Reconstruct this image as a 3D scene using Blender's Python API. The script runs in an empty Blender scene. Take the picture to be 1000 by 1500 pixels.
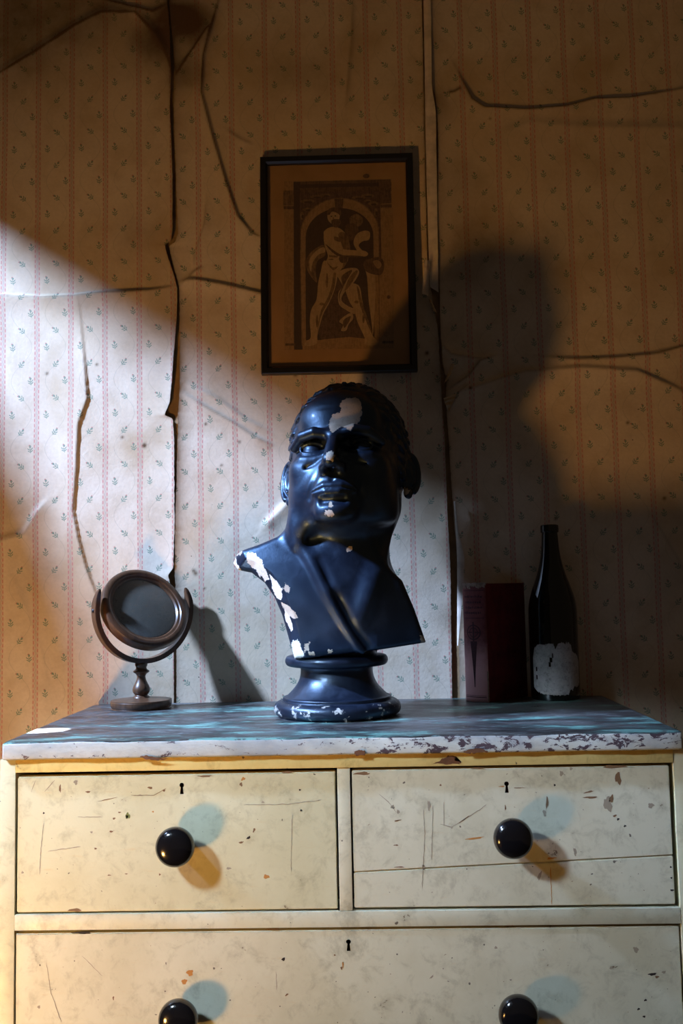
import bpy, bmesh, math, random
import numpy as np
from mathutils import Matrix, Vector

random.seed(7)
rng = np.random.default_rng(11)
scene = bpy.context.scene
C = scene.collection
TZ = 0.95            # height of the chest's top above the floor
DEPTH = 0.497        # depth of the chest
PI = math.pi

# ------------------------------------------------------------------ camera
CAM = np.array([0.0497, -1.9278, TZ + 0.2129])
YAW, PITCH, ROLL, FPX = -0.0275, 0.0835, -0.0205, 1400.0
_f = np.array([math.sin(YAW) * math.cos(PITCH), math.cos(YAW) * math.cos(PITCH), math.sin(PITCH)])
_r = np.array([math.cos(YAW), -math.sin(YAW), 0.0])
_u = np.cross(_r, _f)
CR = math.cos(ROLL) * _r + math.sin(ROLL) * _u
CU = -math.sin(ROLL) * _r + math.cos(ROLL) * _u
cam_data = bpy.data.cameras.new('camera')
cam_data.sensor_fit = 'VERTICAL'
cam_data.sensor_height = 36.0
cam_data.lens = FPX / 1500.0 * 36.0
cam = bpy.data.objects.new('camera', cam_data)
C.objects.link(cam)
cam.matrix_world = Matrix(((CR[0], CU[0], -_f[0], CAM[0]), (CR[1], CU[1], -_f[1], CAM[1]),
                           (CR[2], CU[2], -_f[2], CAM[2]), (0, 0, 0, 1)))
scene.camera = cam

# ------------------------------------------------------------------ world, lights, exposure
world = bpy.data.worlds.new('world'); scene.world = world
world.use_nodes = True
world.node_tree.nodes['Background'].inputs[0].default_value = (0.90, 0.62, 0.40, 1)
world.node_tree.nodes['Background'].inputs[1].default_value = 0.040
scene.view_settings.view_transform = 'Standard'
scene.view_settings.look = 'None'
scene.view_settings.exposure = 0.0
scene.view_settings.gamma = 1.0
scene.view_settings.use_curve_mapping = False

WIN_X = -1.30                                   # plane of the side wall with the window
SKY = Vector((-2.6, -1.10, TZ + 2.335))         # cool daylight outside that window
WARM = Vector((-0.95, -1.25, TZ - 0.63))        # low lamp on the left in front of the chest


def lamp(name, kind, loc, target, energy, color, radius, spot=None, blend=0.1):
    d = bpy.data.lights.new(name, kind)
    d.energy = energy; d.color = color; d.shadow_soft_size = radius
    if spot:
        d.spot_size = spot; d.spot_blend = blend
    o = bpy.data.objects.new(name, d); C.objects.link(o)
    o.location = loc
    o.rotation_euler = (Vector(target) - Vector(loc)).to_track_quat('-Z', 'Y').to_euler()
    return o


lamp('window_daylight', 'SPOT', SKY, (0, -0.2, TZ + 0.3), 1650, (0.46, 0.66, 1.08), 0.12, math.radians(75), 0.3)
lamp('chest_front_cool_spot', 'SPOT', (-1.05, -1.45, TZ + 0.85), (0.03, -0.5, TZ - 0.40), 125, (0.62, 0.79, 0.98), 0.08, math.radians(39), 0.35)  # added cool spotlight inside the room, aimed at the chest front only
lamp('low_lamp', 'SPOT', WARM, (-0.25, 0, TZ + 0.2), 46, (1.0, 0.505, 0.135), 0.075, math.radians(90), 1.0)
lamp('top_gleam_spot', 'SPOT', SKY, (-0.478, -0.378, TZ), 40000, (0.85, 0.92, 1.0), 0.004, math.radians(0.62), 0.3)  # narrow spotlight added to make the small white gleam on the chest's top


# ------------------------------------------------------------------ small helpers
def at(px, py, y):
    """world point, at depth y, seen at a place in the photograph (used to measure real positions)"""
    d = _f + CR * (px - 500.0) / FPX - CU * (py - 750.0) / FPX
    return CAM + d * ((y - CAM[1]) / d[1])


def mesh_obj(name, verts, faces, mat, parent=None, smooth=False, mats=None, fmat=None):
    me = bpy.data.meshes.new(name)
    if isinstance(verts, np.ndarray) and isinstance(faces, np.ndarray):
        n, m, k = len(verts), len(faces), faces.shape[1]
        me.vertices.add(n); me.vertices.foreach_set('co', verts.astype(np.float32).ravel())
        me.loops.add(m * k); me.loops.foreach_set('vertex_index', faces.astype(np.int32).ravel())
        me.polygons.add(m); me.polygons.foreach_set('loop_start', np.arange(0, m * k, k, dtype=np.int32))
        me.update(calc_edges=True)
    else:
        me.from_pydata([tuple(v) for v in verts], [], [tuple(f) for f in faces])
        me.update()
    for mm in (mats or [mat]):
        me.materials.append(mm)
    if fmat is not None:
        me.polygons.foreach_set('material_index', np.array(fmat, dtype=np.int32))
    if smooth:
        me.polygons.foreach_set('use_smooth', np.ones(len(me.polygons), dtype=bool))
    o = bpy.data.objects.new(name, me); C.objects.link(o)
    if parent:
        o.parent = parent
    return o


def bm_obj(name, bm, mat, parent=None, smooth=False, mats=None):
    bmesh.ops.recalc_face_normals(bm, faces=bm.faces)
    me = bpy.data.meshes.new(name); bm.to_mesh(me); bm.free()
    for mm in (mats or [mat]):
        me.materials.append(mm)
    if smooth:
        me.polygons.foreach_set('use_smooth', np.ones(len(me.polygons), dtype=bool))
    o = bpy.data.objects.new(name, me); C.objects.link(o)
    if parent:
        o.parent = parent
    return o


def auto_smooth(o, ang=40):
    me = o.data
    me.polygons.foreach_set('use_smooth', np.ones(len(me.polygons), dtype=bool))
    bm = bmesh.new(); bm.from_mesh(me)
    for e in bm.edges:
        if len(e.link_faces) == 2 and e.calc_face_angle(0) > math.radians(ang):
            e.smooth = False
    bm.to_mesh(me); bm.free()
    return o


def box(name, lo, hi, mat, parent=None, bevel=0.0, seg=2, mats=None):
    bm = bmesh.new()
    bmesh.ops.create_cube(bm, size=1)
    for v in bm.verts:
        v.co = Vector([(lo[i] + hi[i]) / 2 + v.co[i] * (hi[i] - lo[i]) for i in range(3)])
    if bevel:
        bmesh.ops.bevel(bm, geom=bm.edges[:], offset=bevel, segments=seg, affect='EDGES', profile=0.6)
    o = bm_obj(name, bm, mat, parent, mats=mats)
    if bevel:
        auto_smooth(o, 35)
    return o


def lathe(name, prof, mat, parent=None, n=64, axis='z', ang=50):
    """profile = [(radius, height)]; axis 'z' stands up, '-y' points towards the viewer"""
    vs, fs = [], []
    for (r, h) in prof:
        for i in range(n):
            a = 2 * PI * i / n
            p = (r * math.cos(a), r * math.sin(a), h)
            if axis == '-y':
                p = (p[0], -p[2], p[1])
            vs.append(p)
    for j in range(len(prof) - 1):
        for i in range(n):
            k = (i + 1) % n
            q = (j * n + i, j * n + k, (j + 1) * n + k, (j + 1) * n + i)
            fs.append(q)
    fs.append(tuple(range(n))[::-1])
    fs.append(tuple(range((len(prof) - 1) * n, len(prof) * n)))
    o = mesh_obj(name, vs, fs, mat, parent)
    bm = bmesh.new(); bm.from_mesh(o.data)
    bmesh.ops.recalc_face_normals(bm, faces=bm.faces); bm.to_mesh(o.data); bm.free()
    return auto_smooth(o, ang)


def smooth_profile(pts, sub=6):
    """Catmull-Rom through profile points"""
    P = [pts[0]] + list(pts) + [pts[-1]]
    out = []
    for i in range(1, len(P) - 2):
        p0, p1, p2, p3 = [np.array(P[i + k], float) for k in (-1, 0, 1, 2)]
        for s in range(sub):
            t = s / sub
            q = 0.5 * ((2 * p1) + (-p0 + p2) * t + (2 * p0 - 5 * p1 + 4 * p2 - p3) * t * t + (-p0 + 3 * p1 - 3 * p2 + p3) * t ** 3)
            out.append((max(q[0], 1e-5), q[1]))
    out.append(tuple(pts[-1]))
    return out


def tag(o, label=None, cat=None, group=None, kind=None):
    if label: o['label'] = label
    if cat: o['category'] = cat
    if group: o['group'] = group
    if kind: o['kind'] = kind
    return o


def thing(name, loc, label, cat, rotz=0.0, group=None):
    o = bpy.data.objects.new(name, None); C.objects.link(o)
    o.location = loc; o.rotation_euler = (0, 0, rotz)
    o.empty_display_size = 0.05
    return tag(o, label, cat, group)


# ------------------------------------------------------------------ shader expression helper
class X:
    nt = None

    def __init__(self, s): self.s = s

    @staticmethod
    def m(op, *a, clamp=False):
        n = X.nt.nodes.new('ShaderNodeMath'); n.operation = op; n.use_clamp = clamp
        for i, v in enumerate(a):
            if isinstance(v, X): X.nt.links.new(v.s, n.inputs[i])
            else: n.inputs[i].default_value = v
        return X(n.outputs[0])

    def __add__(a, b): return X.m('ADD', a, b)
    __radd__ = __add__
    def __sub__(a, b): return X.m('SUBTRACT', a, b)
    def __rsub__(a, b): return X.m('SUBTRACT', b, a)
    def __mul__(a, b): return X.m('MULTIPLY', a, b)
    __rmul__ = __mul__
    def __truediv__(a, b): return X.m('DIVIDE', a, b)
    def lt(a, b): return X.m('LESS_THAN', a, b)
    def gt(a, b): return X.m('GREATER_THAN', a, b)
    def fract(a): return X.m('FRACT', a)
    def floor(a): return X.m('FLOOR', a)
    def abs(a): return X.m('ABSOLUTE', a)
    def sin(a): return X.m('SINE', a)
    def cos(a): return X.m('COSINE', a)
    def mod(a, b): return X.m('FLOORED_MODULO', a, b)
    def max(a, b): return X.m('MAXIMUM', a, b)
    def min(a, b): return X.m('MINIMUM', a, b)
    def pow(a, b): return X.m('POWER', a, b)

    def step(a, lo, hi, to0=0.0, to1=1.0):
        n = X.nt.nodes.new('ShaderNodeMapRange'); n.interpolation_type = 'SMOOTHSTEP'
        X.nt.links.new(a.s, n.inputs[0])
        n.inputs[1].default_value, n.inputs[2].default_value = lo, hi
        n.inputs[3].default_value, n.inputs[4].default_value = to0, to1
        return X(n.outputs[0])


class Mat:
    """a node material with a Principled shader and a few shortcuts"""

    def __init__(self, name, color=(0.5, 0.5, 0.5), rough=0.6, spec=0.5, metal=0.0, coat=0.0, coat_rough=0.05):
        self.m = bpy.data.materials.new(name); self.m.use_nodes = True
        self.nt = self.m.node_tree
        self.b = self.nt.nodes['Principled BSDF']
        b = self.b.inputs
        b['Base Color'].default_value = (*color, 1); b['Roughness'].default_value = rough
        b['Specular IOR Level'].default_value = spec; b['Metallic'].default_value = metal
        b['Coat Weight'].default_value = coat; b['Coat Roughness'].default_value = coat_rough
        X.nt = self.nt

    def coords(self, kind='Object', scale=(1, 1, 1), rot=(0, 0, 0)):
        tc = self.nt.nodes.new('ShaderNodeTexCoord')
        mp = self.nt.nodes.new('ShaderNodeMapping')
        mp.inputs['Scale'].default_value = scale; mp.inputs['Rotation'].default_value = rot
        self.nt.links.new(tc.outputs[kind], mp.inputs[0])
        return mp.outputs[0]

    def noise(self, vec, scale, detail=4, rough=0.55, dist=0.0):
        n = self.nt.nodes.new('ShaderNodeTexNoise')
        n.inputs['Scale'].default_value = scale; n.inputs['Detail'].default_value = detail
        n.inputs['Roughness'].default_value = rough; n.inputs['Distortion'].default_value = dist
        self.nt.links.new(vec, n.inputs['Vector'])
        return X(n.outputs[0])

    def voronoi(self, vec, scale, feature='F1'):
        n = self.nt.nodes.new('ShaderNodeTexVoronoi'); n.feature = feature
        n.inputs['Scale'].default_value = scale
        self.nt.links.new(vec, n.inputs['Vector'])
        return X(n.outputs[0])

    def attr(self, name):
        n = self.nt.nodes.new('ShaderNodeAttribute'); n.attribute_name = name
        return n

    def mix(self, fac, a, b):
        n = self.nt.nodes.new('ShaderNodeMix'); n.data_type = 'RGBA'
        if isinstance(fac, X): self.nt.links.new(fac.s, n.inputs[0])
        else: n.inputs[0].default_value = fac
        for i, v in ((6, a), (7, b)):
            if isinstance(v, tuple): n.inputs[i].default_value = (*v, 1)
            else: self.nt.links.new(v, n.inputs[i])
        return n.outputs[2]

    def color(self, s): self.nt.links.new(s, self.b.inputs['Base Color'])
    def rough(self, x): self.nt.links.new(x.s, self.b.inputs['Roughness'])

    def bump(self, x, dist, strength=0.6):
        n = self.nt.nodes.new('ShaderNodeBump')
        n.inputs['Distance'].default_value = dist; n.inputs['Strength'].default_value = strength
        self.nt.links.new(x.s, n.inputs['Height'])
        self.nt.links.new(n.outputs[0], self.b.inputs['Normal'])


# ------------------------------------------------------------------ materials of the setting
def paper_material():
    M = Mat('floral_wallpaper', rough=0.62, spec=0.25)
    uvn = M.nt.nodes.new('ShaderNodeUVMap'); uvn.uv_map = 'paper'
    sep = M.nt.nodes.new('ShaderNodeSeparateXYZ'); M.nt.links.new(uvn.outputs[0], sep.inputs[0])
    wob = M.noise(uvn.outputs[0], 9.0, 2)
    u = X(sep.outputs[0]) + (wob - 0.5) * 0.004
    v = X(sep.outputs[1])
    p, s = 0.0712, 0.0354
    xs = ((u / p + 0.5).fract() - 0.5) * p
    ink = M.noise(uvn.outputs[0], 700, 2).step(0.25, 0.5)
    side = xs.gt(0.0)
    dash = ((v / 0.0108 + side * 0.45).fract()).lt(0.58)
    pink = ((xs.abs() - 0.0043).abs().lt(0.00105)) * dash
    wave = (xs - (v * (2 * PI / 0.0108)).sin() * 0.0011).abs().lt(0.00055)
    band = (xs.abs()).step(0.0035, 0.0075, 1.0, 0.0)
    # sprigs wandering up each column
    c = (u / p).fract()
    row = (v / s).floor()
    ph = row.mod(4.0) * (PI / 2)
    xo = 0.55 - ph.cos() * 0.27
    tilt = ph.sin() * 0.75 + 0.15
    lx0 = (c - xo) * p
    ly0 = ((v / s).fract() - 0.5) * s
    ct, st = tilt.cos(), tilt.sin()
    lx = lx0 * ct + ly0 * st
    ly = ly0 * ct - lx0 * st
    ax = lx.abs()

    def ell(x, y, cx, cy, a, b, ang):
        dx, dy = x - cx, y - cy
        ca, sa = math.cos(ang), math.sin(ang)
        q = (dx * ca + dy * sa) / a
        w = (dy * ca - dx * sa) / b
        return (q * q + w * w).lt(1.0)
    bud = ell(lx, ly, 0.0006, 0.0058, 0.0022, 0.0029, 0.3)
    tip = ell(lx, ly, -0.0004, 0.0082, 0.0016, 0.0014, 0.0)
    leaves = ell(ax, ly, 0.0032, 0.0002, 0.0036, 0.0010, 0.75).max(ell(ax, ly, 0.0030, -0.0042, 0.0032, 0.0010, 0.65))
    stem = lx.abs().lt(0.0006) * ly.gt(-0.0085) * ly.lt(0.005)
    green = bud.max(leaves).max(stem)
    vine = ((c - 0.55 - (v * (2 * PI / (4 * s)) - 0.8).cos() * 0.3).abs() * p).lt(0.0007)
    # paper and age
    big = M.noise(uvn.outputs[0], 2.6, 5, 0.6)
    mid = M.noise(uvn.outputs[0], 14, 5, 0.65)
    fine = M.noise(uvn.outputs[0], 160, 3)
    base = M.mix(big.step(0.35, 0.7), (0.78, 0.655, 0.51), (0.68, 0.535, 0.365))
    base = M.mix(mid.step(0.42, 0.75) * 0.5, base, (0.54, 0.40, 0.25))
    cloud = M.noise(uvn.outputs[0], 5.5, 4, 0.6)
    base = M.mix(cloud.step(0.5, 0.75) * 0.55, base, (0.50, 0.34, 0.18))
    base = M.mix(fine.step(0.3, 0.75) * 0.18, base, (0.5, 0.4, 0.3))
    base = M.mix(band * 0.40, base, (0.56, 0.34, 0.26))
    base = M.mix(vine * 0.28, base, (0.35, 0.3, 0.22))
    base = M.mix(wave * 0.55, base, (0.33, 0.37, 0.36))
    base = M.mix(pink * 0.85 * ink, base, (0.60, 0.20, 0.19))
    base = M.mix(green * 0.85 * ink, base, (0.13, 0.24, 0.17))
    base = M.mix(tip * 0.7, base, (0.55, 0.18, 0.17))
    stain = X(M.attr('stain').outputs['Fac']) * (mid * 0.9 + 0.55)
    base = M.mix(X.m('MINIMUM', stain, 0.97), base, (0.115, 0.062, 0.028))
    spk = M.noise(uvn.outputs[0], 70, 2).step(0.755, 0.78)
    base = M.mix(spk * 0.85, base, (0.06, 0.04, 0.03))
    M.color(base)
    M.bump(fine * 0.5 + mid * 2.0, 0.0012, 0.5)
    return M.m


def simple(name, color, rough=0.6, spec=0.5, var=0.25, scale=30, dark=None, bump=0.0, **k):
    M = Mat(name, color, rough, spec, **k)
    vec = M.coords()
    n = M.noise(vec, scale, 5, 0.6)
    d = dark or tuple(c * (1 - var) for c in color)
    M.color(M.mix(n.step(0.35, 0.7), color, d))
    if bump:
        M.bump(n, bump)
    return M.m


PAPER = paper_material()
PLASTER = simple('old_brown_plaster', (0.46, 0.30, 0.16), 0.9, 0.2, 0.35, 25, bump=0.002)
LINING = simple('pale_lining_paper', (0.72, 0.62, 0.52), 0.8, 0.2, 0.25, 40)
TANLINING = simple('tan_torn_paper', (0.62, 0.43, 0.24), 0.8, 0.2, 0.25, 60)
FLOORM = simple('dark_floor_boards', (0.10, 0.065, 0.04), 0.6, 0.4, 0.5, 8)
SIDEWALL = simple('dim_distemper', (0.30, 0.24, 0.18), 0.9, 0.2, 0.3, 6)

# ------------------------------------------------------------------ the setting: back wall with torn paper
ZT = 2.55
wall = box('wall_back', (-1.35, 0.0, 0.0), (1.5, 0.1, TZ + ZT), PLASTER)
tag(wall, kind='structure')
fl = box('floor', (-1.35, -4.0, -0.06), (1.5, 0.1, 0.0), FLOORM); tag(fl, kind='structure')

W = lambda pts, y=0.0: np.array([at(a, b, y) for a, b in pts])


def edge_fn(pts, rough=0.00035):
    """x of a torn edge as a function of z"""
    w = W(pts); o = np.argsort(w[:, 2]); z, x = w[o, 2], w[o, 0]
    j = rng.normal(0, rough, 900)
    jz = np.linspace(0, TZ + ZT, 900)
    return lambda q: np.interp(q, z, x) + np.interp(q, jz, j)


L_R = edge_fn([(246, -40), (246, 0), (250, 60), (252, 110), (250, 160), (254, 260), (254, 345), (251, 357), (243, 361), (246, 375), (257, 408), (261, 425),
               (260, 470), (256, 520), (253, 560), (250, 590), (242, 609), (254, 614), (256, 640), (257, 760), (255, 832), (248, 842), (255, 880), (255, 1040)])
M_L = edge_fn([(249, -40), (249, 0), (254, 60), (258, 110), (256, 160), (259, 260), (262, 345), (258, 357), (249, 363), (252, 380), (260, 408), (264, 425),
               (265, 480), (265, 560), (264, 590), (262, 606), (262, 640), (258, 760), (257, 835), (259, 880), (259, 1040)])
M_R = edge_fn([(617, -40), (617, 0), (620, 130), (622, 250), (624, 330), (626, 400), (634, 450), (640, 480), (644, 540), (647, 600), (650, 640), (655, 760), (659, 830), (662, 1040)])
R_L = edge_fn([(630, -40), (630, 0), (632, 130), (637, 145), (641, 200), (640, 300), (643, 420), (644, 480), (647, 530), (653, 560), (652, 590), (656, 640), (661, 720), (667, 800), (671, 900), (673, 1040)])

# folds: polyline in the photograph, height, soft width on one side, sharp width on the other, dirt
FOLDS = {
    'left': [
        ([(-60, 432), (0, 434), (60, 437), (110, 435), (150, 430), (220, 427), (262, 420)], .011, .030, .0028, .55),
        ([(116, 440), (124, 520), (129, 585), (116, 622), (112, 700), (108, 747), (116, 789), (127, 831), (147, 885), (152, 940)], .006, .030, .0022, .3),
        ([(-40, 140), (0, 110), (50, 80), (110, 40), (150, 20), (200, 22), (226, 50), (246, 85), (254, 112)], .009, .016, .010, 1.0),
        ([(-30, 800), (0, 793), (38, 782), (56, 752), (75, 730)], .008, .022, .008, .25),
        ([(14, 835), (40, 890), (62, 950), (74, 1010)], .004, .02, .006, .1),
        ([(150, 0), (190, 12), (225, 20), (250, 8)], .008, .014, .006, .9),
    ],
    'mid': [
        ([(324, -20), (322, 0), (299, 84), (296, 138), (311, 197), (332, 269), (349, 319), (370, 344), (392, 352)], .010, .024, .0028, .7),
        ([(258, 113), (290, 67), (312, 36)], .010, .016, .005, .8),
        ([(262, 416), (286, 411), (330, 419), (384, 432), (430, 440)], .010, .022, .004, .45),
        ([(284, 398), (286, 372), (300, 330), (304, 280)], .006, .014, .005, .25),
        ([(262, 572), (300, 596), (342, 620), (372, 640), (405, 655)], .008, .018, .004, .35),
        ([(270, 560), (318, 585), (360, 616), (400, 636)], .006, .014, .005, .1),
        ([(517, -10), (515, 60), (510, 112), (506, 170)], .005, .012, .004, .3),
        ([(262, 425), (285, 400), (300, 392)], .006, .010, .004, .3),
        ([(330, 190), (350, 205), (372, 215)], .004, .01, .004, .2),
        ([(385, 775), (405, 755), (425, 735)], .010, .02, .008, .0),
    ],
    'right': [
        ([(664, 96), (676, 120), (690, 148), (708, 160), (770, 163), (830, 158), (870, 147), (920, 146), (985, 135), (1060, 118)], .011, .026, .003, .75),
        ([(715, 212), (740, 198), (775, 183), (840, 189), (1000, 192), (1060, 192)], .006, .03, .012, .0),
        ([(768, 520), (840, 527), (900, 525), (960, 519), (1000, 508), (1050, 490)], .010, .022, .003, .6),
        ([(648, 582), (690, 570), (740, 553), (770, 545), (850, 540), (930, 545), (985, 568), (1040, 600)], .010, .026, .005, .25),
        ([(652, 574), (685, 552), (702, 530), (730, 520)], .010, .013, .004, .5),
        ([(654, 140), (665, 138), (676, 132)], .008, .012, .004, .8),
        ([(644, 505), (660, 520), (690, 525), (722, 528)], .008, .015, .006, .35),
        ([(658, 600), (672, 575), (690, 560)], .007, .012, .005, .35),
        ([(944, 740), (968, 780), (1000, 835), (1040, 880)], .006, .03, .02, .2),
    ],
}


def poly_dist(px, pz, pts):
    """signed distance in the wall plane to a polyline, and position along it"""
    best = np.full(px.shape, 1e3); sgn = np.zeros(px.shape); par = np.zeros(px.shape)
    n = len(pts) - 1
    for i in range(n):
        ax, az, bx, bz = pts[i, 0], pts[i, 2], pts[i + 1, 0], pts[i + 1, 2]
        dx, dz = bx - ax, bz - az
        t = np.clip(((px - ax) * dx + (pz - az) * dz) / (dx * dx + dz * dz), 0, 1)
        qx, qz = px - ax - t * dx, pz - az - t * dz
        d = np.hypot(qx, qz)
        k = d < best
        best[k] = d[k]; sgn[k] = np.sign(dx * qz - dz * qx)[k]; par[k] = ((i + t) / n)[k]
    return best, sgn, par


def vnoise(x, z, f, seed):
    r = np.random.default_rng(seed)
    o = np.zeros_like(x)
    for k in range(6):
        a, b = r.uniform(0, 2 * PI, 2)
        o += np.sin((x * math.cos(a) + z * math.sin(a)) * f * (0.6 + 0.25 * k) + b)
    return o / 6


def paper_strip(key, xl, xr, nx, zlo=None, seed=0, uoff=0.0, voff=0.0, label=None, lcoarse=None, rcoarse=None, tear_l=True, tear_r=True):
    z = np.concatenate([np.linspace(0.02, TZ - 0.06, 12), np.arange(TZ - 0.05, TZ + 1.58, 0.003), np.linspace(TZ + 1.6, TZ + ZT, 24)])
    A, B = xl(z), xr(z)
    t = np.linspace(0, 1, nx)
    Xg = A[:, None] + (B - A)[:, None] * t[None, :]
    if lcoarse is not None:
        e = np.linspace(lcoarse, 0, 14)[:-1]
        Xg = np.concatenate([A[:, None] + e[None, :], Xg], 1)
    if rcoarse is not None:
        e = np.linspace(0, rcoarse, 14)[1:]
        Xg = np.concatenate([Xg, B[:, None] + e[None, :]], 1)
    Zg = np.repeat(z[:, None], Xg.shape[1], 1)
    H = np.zeros_like(Xg); S = np.zeros_like(Xg)
    for pts, a, ws, wh, dirt in FOLDS[key]:
        w = W(pts)
        d, sg, par = poly_dist(Xg, Zg, w)
        end = np.clip(np.minimum(par, 1 - par) * 5, 0.15, 1)
        a_, = (a,)
        prof = np.where(sg < 0, np.exp(-(d / ws) ** 1.4), np.exp(-(d / wh) ** 2))
        H = np.maximum(H, 0) + 0.62 * a_ * end * prof
        S = np.maximum(S, dirt * end * np.exp(-(d / 0.0022) ** 2)) + 0.12 * dirt * end * np.exp(-(d / 0.022) ** 2)
    H += 0.0022 * (1 + vnoise(Xg, Zg, 9, seed)) + 0.0012 * (1 + vnoise(Xg, Zg, 26, seed + 1)) + 0.0005 * vnoise(Xg, Zg, 70, seed + 2)
    dl, dr = Xg - A[:, None], B[:, None] - Xg
    if tear_l:
        H += (0.0045 + 0.003 * vnoise(Xg * 0, Zg, 15, seed + 3)) * np.exp(-dl / 0.014)
        S += 0.30 * np.exp(-dl / 0.004) + 0.10 * np.exp(-dl / 0.03)
    if tear_r:
        H += (0.0045 + 0.003 * vnoise(Xg * 0, Zg, 13, seed + 4)) * np.exp(-dr / 0.014)
        S += 0.28 * np.exp(-dr / 0.004) + 0.10 * np.exp(-dr / 0.03)
    # brown mould stains with shapes of their own
    for (a, b, r, k) in STAINS:
        c = at(a, b, 0)
        q = np.hypot(Xg - c[0], (Zg - c[2])) * (1 + 0.35 * vnoise(Xg, Zg, 40, int(a) + 5))
        S += k * np.exp(-(q / r) ** 2)
    low = np.clip((Zg - TZ - 0.10) / 0.15, 0.25, 1)      # the paper lies flatter behind the chest's top
    Y = -(0.002 + np.clip(H, 0, 0.03) * low)
    ny_, nx_ = Xg.shape
    V = np.stack([Xg, Y, Zg], -1).reshape(-1, 3)
    idx = np.arange(ny_ * nx_).reshape(ny_, nx_)
    F = np.stack([idx[:-1, :-1], idx[:-1, 1:], idx[1:, 1:], idx[1:, :-1]], -1).reshape(-1, 4)
    o = mesh_obj('wallpaper_strip', V, F, PAPER, wall, smooth=True)
    me = o.data
    uv = me.uv_layers.new(name='paper')
    co = np.stack([Xg - uoff, Zg - voff], -1).reshape(-1, 2)[F.ravel()]
    uv.data.foreach_set('uv', co.astype(np.float32).ravel())
    at_ = me.attributes.new('stain', 'FLOAT', 'POINT')
    at_.data.foreach_set('value', np.clip(S, 0, 1).astype(np.float32).ravel())
    if label:
        o['label'] = label
    return o


STAINS = [(20, 10, .16, .45), (120, 30, .08, .25), (600, 130, .05, .15), (690, 330, .06, .25), (250, 30, .055, .75), (225, 70, .05, .5), (285, 35, .05, .6), (270, 110, .04, .55), (150, 15, .06, .3), (30, 60, .10, .3),
          (410, 108, .06, .25), (470, 112, .05, .18), (650, 155, .03, .3), (672, 260, .05, .25), (690, 400, .07, .30), (640, 560, .04, .35), (700, 350, .06, .25),
          (250, 470, .03, .15), (195, 340, .05, .20), (60, 830, .04, .15), (660, 900, .03, .3), (975, 850, .06, .2), (870, 980, .1, .15),
          (212, 653, .005, 1.3), (180, 641, .003, 1), (143, 535, .003, 1), (70, 548, .003, .9), (433, 550, .004, 1), (287, 840, .004, 1), (284, 836, .003, 1), (300, 862, .003, .9), (325, 682, .003, .9), (302, 622, .003, 1), (351, 648, .003, 1),
          (625, 518, .004, 1), (918, 620, .003, 1), (688, 570, .003, 1), (813, 760, .003, 1), (972, 730, .003, 1), (717, 177, .003, .8)]
strip_l = paper_strip('left', lambda z: np.full_like(z, -0.80), L_R, 156, seed=3, uoff=-0.6260, voff=TZ + 1.013 - 0.0177, lcoarse=-0.5, tear_l=False)
strip_m = paper_strip('mid', M_L, M_R, 184, seed=23, uoff=-0.2168, voff=TZ + 1.4188 - 0.0177)
strip_r = paper_strip('right', R_L, lambda z: np.full_like(z, 0.80), 200, seed=43, uoff=0.2664, voff=TZ + 1.3485 - 0.0177, rcoarse=0.65, tear_r=False)


def flap(pts, y0, y1, mat, parent, name='torn_flap', bow=0.004):
    """a small torn piece of paper standing off the wall: two edges (left, right) going down"""
    Lp, Rp = pts
    n, m = 24, 7
    Lw, Rw = W(Lp, -0.012), W(Rp, -0.012)

    def res(w):
        s = np.linspace(0, 1, len(w)); t = np.linspace(0, 1, n)
        return np.stack([np.interp(t, s, w[:, k]) for k in range(3)], -1)
    a, b = res(Lw), res(Rw)
    V = []
    for i in range(n):
        for j in range(m):
            t = j / (m - 1)
            p = a[i] * (1 - t) + b[i] * t
            yy = y0 + (y1 - y0) * t - bow * math.sin(PI * t) - 0.0012 * math.sin(i * 0.9)
            V.append((p[0], yy, p[2] + (rng.normal(0, .0004) if i in (0, n - 1) else 0)))
    F = [(i * m + j, i * m + j + 1, (i + 1) * m + j + 1, (i + 1) * m + j) for i in range(n - 1) for j in range(m - 1)]
    return mesh_obj(name, V, F, mat, parent, smooth=True)


flap(([(619, -30), (620, 0), (622, 130), (624, 250), (627, 350), (629, 420)], [(630, -30), (631, 0), (632, 130), (638, 160), (640, 300), (642, 430)]), -0.011, -0.015, LINING, strip_m, 'bare_seam_strip', 0.001)
flap(([(622, 384), (620, 402), (617, 434)], [(629, 384), (628, 402), (627, 436)]), -0.026, -0.018, LINING, strip_m)
flap(([(628, 440), (629, 447), (634, 458)], [(631, 440), (636, 452), (640, 460)]), -0.020, -0.018, TANLINING, strip_m)
flap(([(660, 534), (656, 545), (650, 562)], [(664, 536), (661, 548), (652, 562)]), -0.018, -0.026, TANLINING, strip_r)
flap(([(649, 584), (651, 590), (655, 602)], [(668, 578), (664, 588), (657, 604)]), -0.016, -0.022, TANLINING, strip_r)
flap(([(664, 735), (667, 780), (669, 816), (669, 870), (669, 945)], [(666, 735), (671, 780), (680, 818), (677, 870), (670, 946)]), -0.016, -0.020, LINING, strip_r, 'torn_flap', 0.001)

# ------------------------------------------------------------------ side wall with the window that lets the daylight in
WZ1 = TZ + 1.400; WZ0 = TZ + 0.42; WY0, WY1 = -1.75, -0.30
bm = bmesh.new()


def bm_box(bm, lo, hi):
    r = bmesh.ops.create_cube(bm, size=1)
    for v in r['verts']:
        v.co = Vector([(lo[i] + hi[i]) / 2 + v.co[i] * (hi[i] - lo[i]) for i in range(3)])


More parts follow.
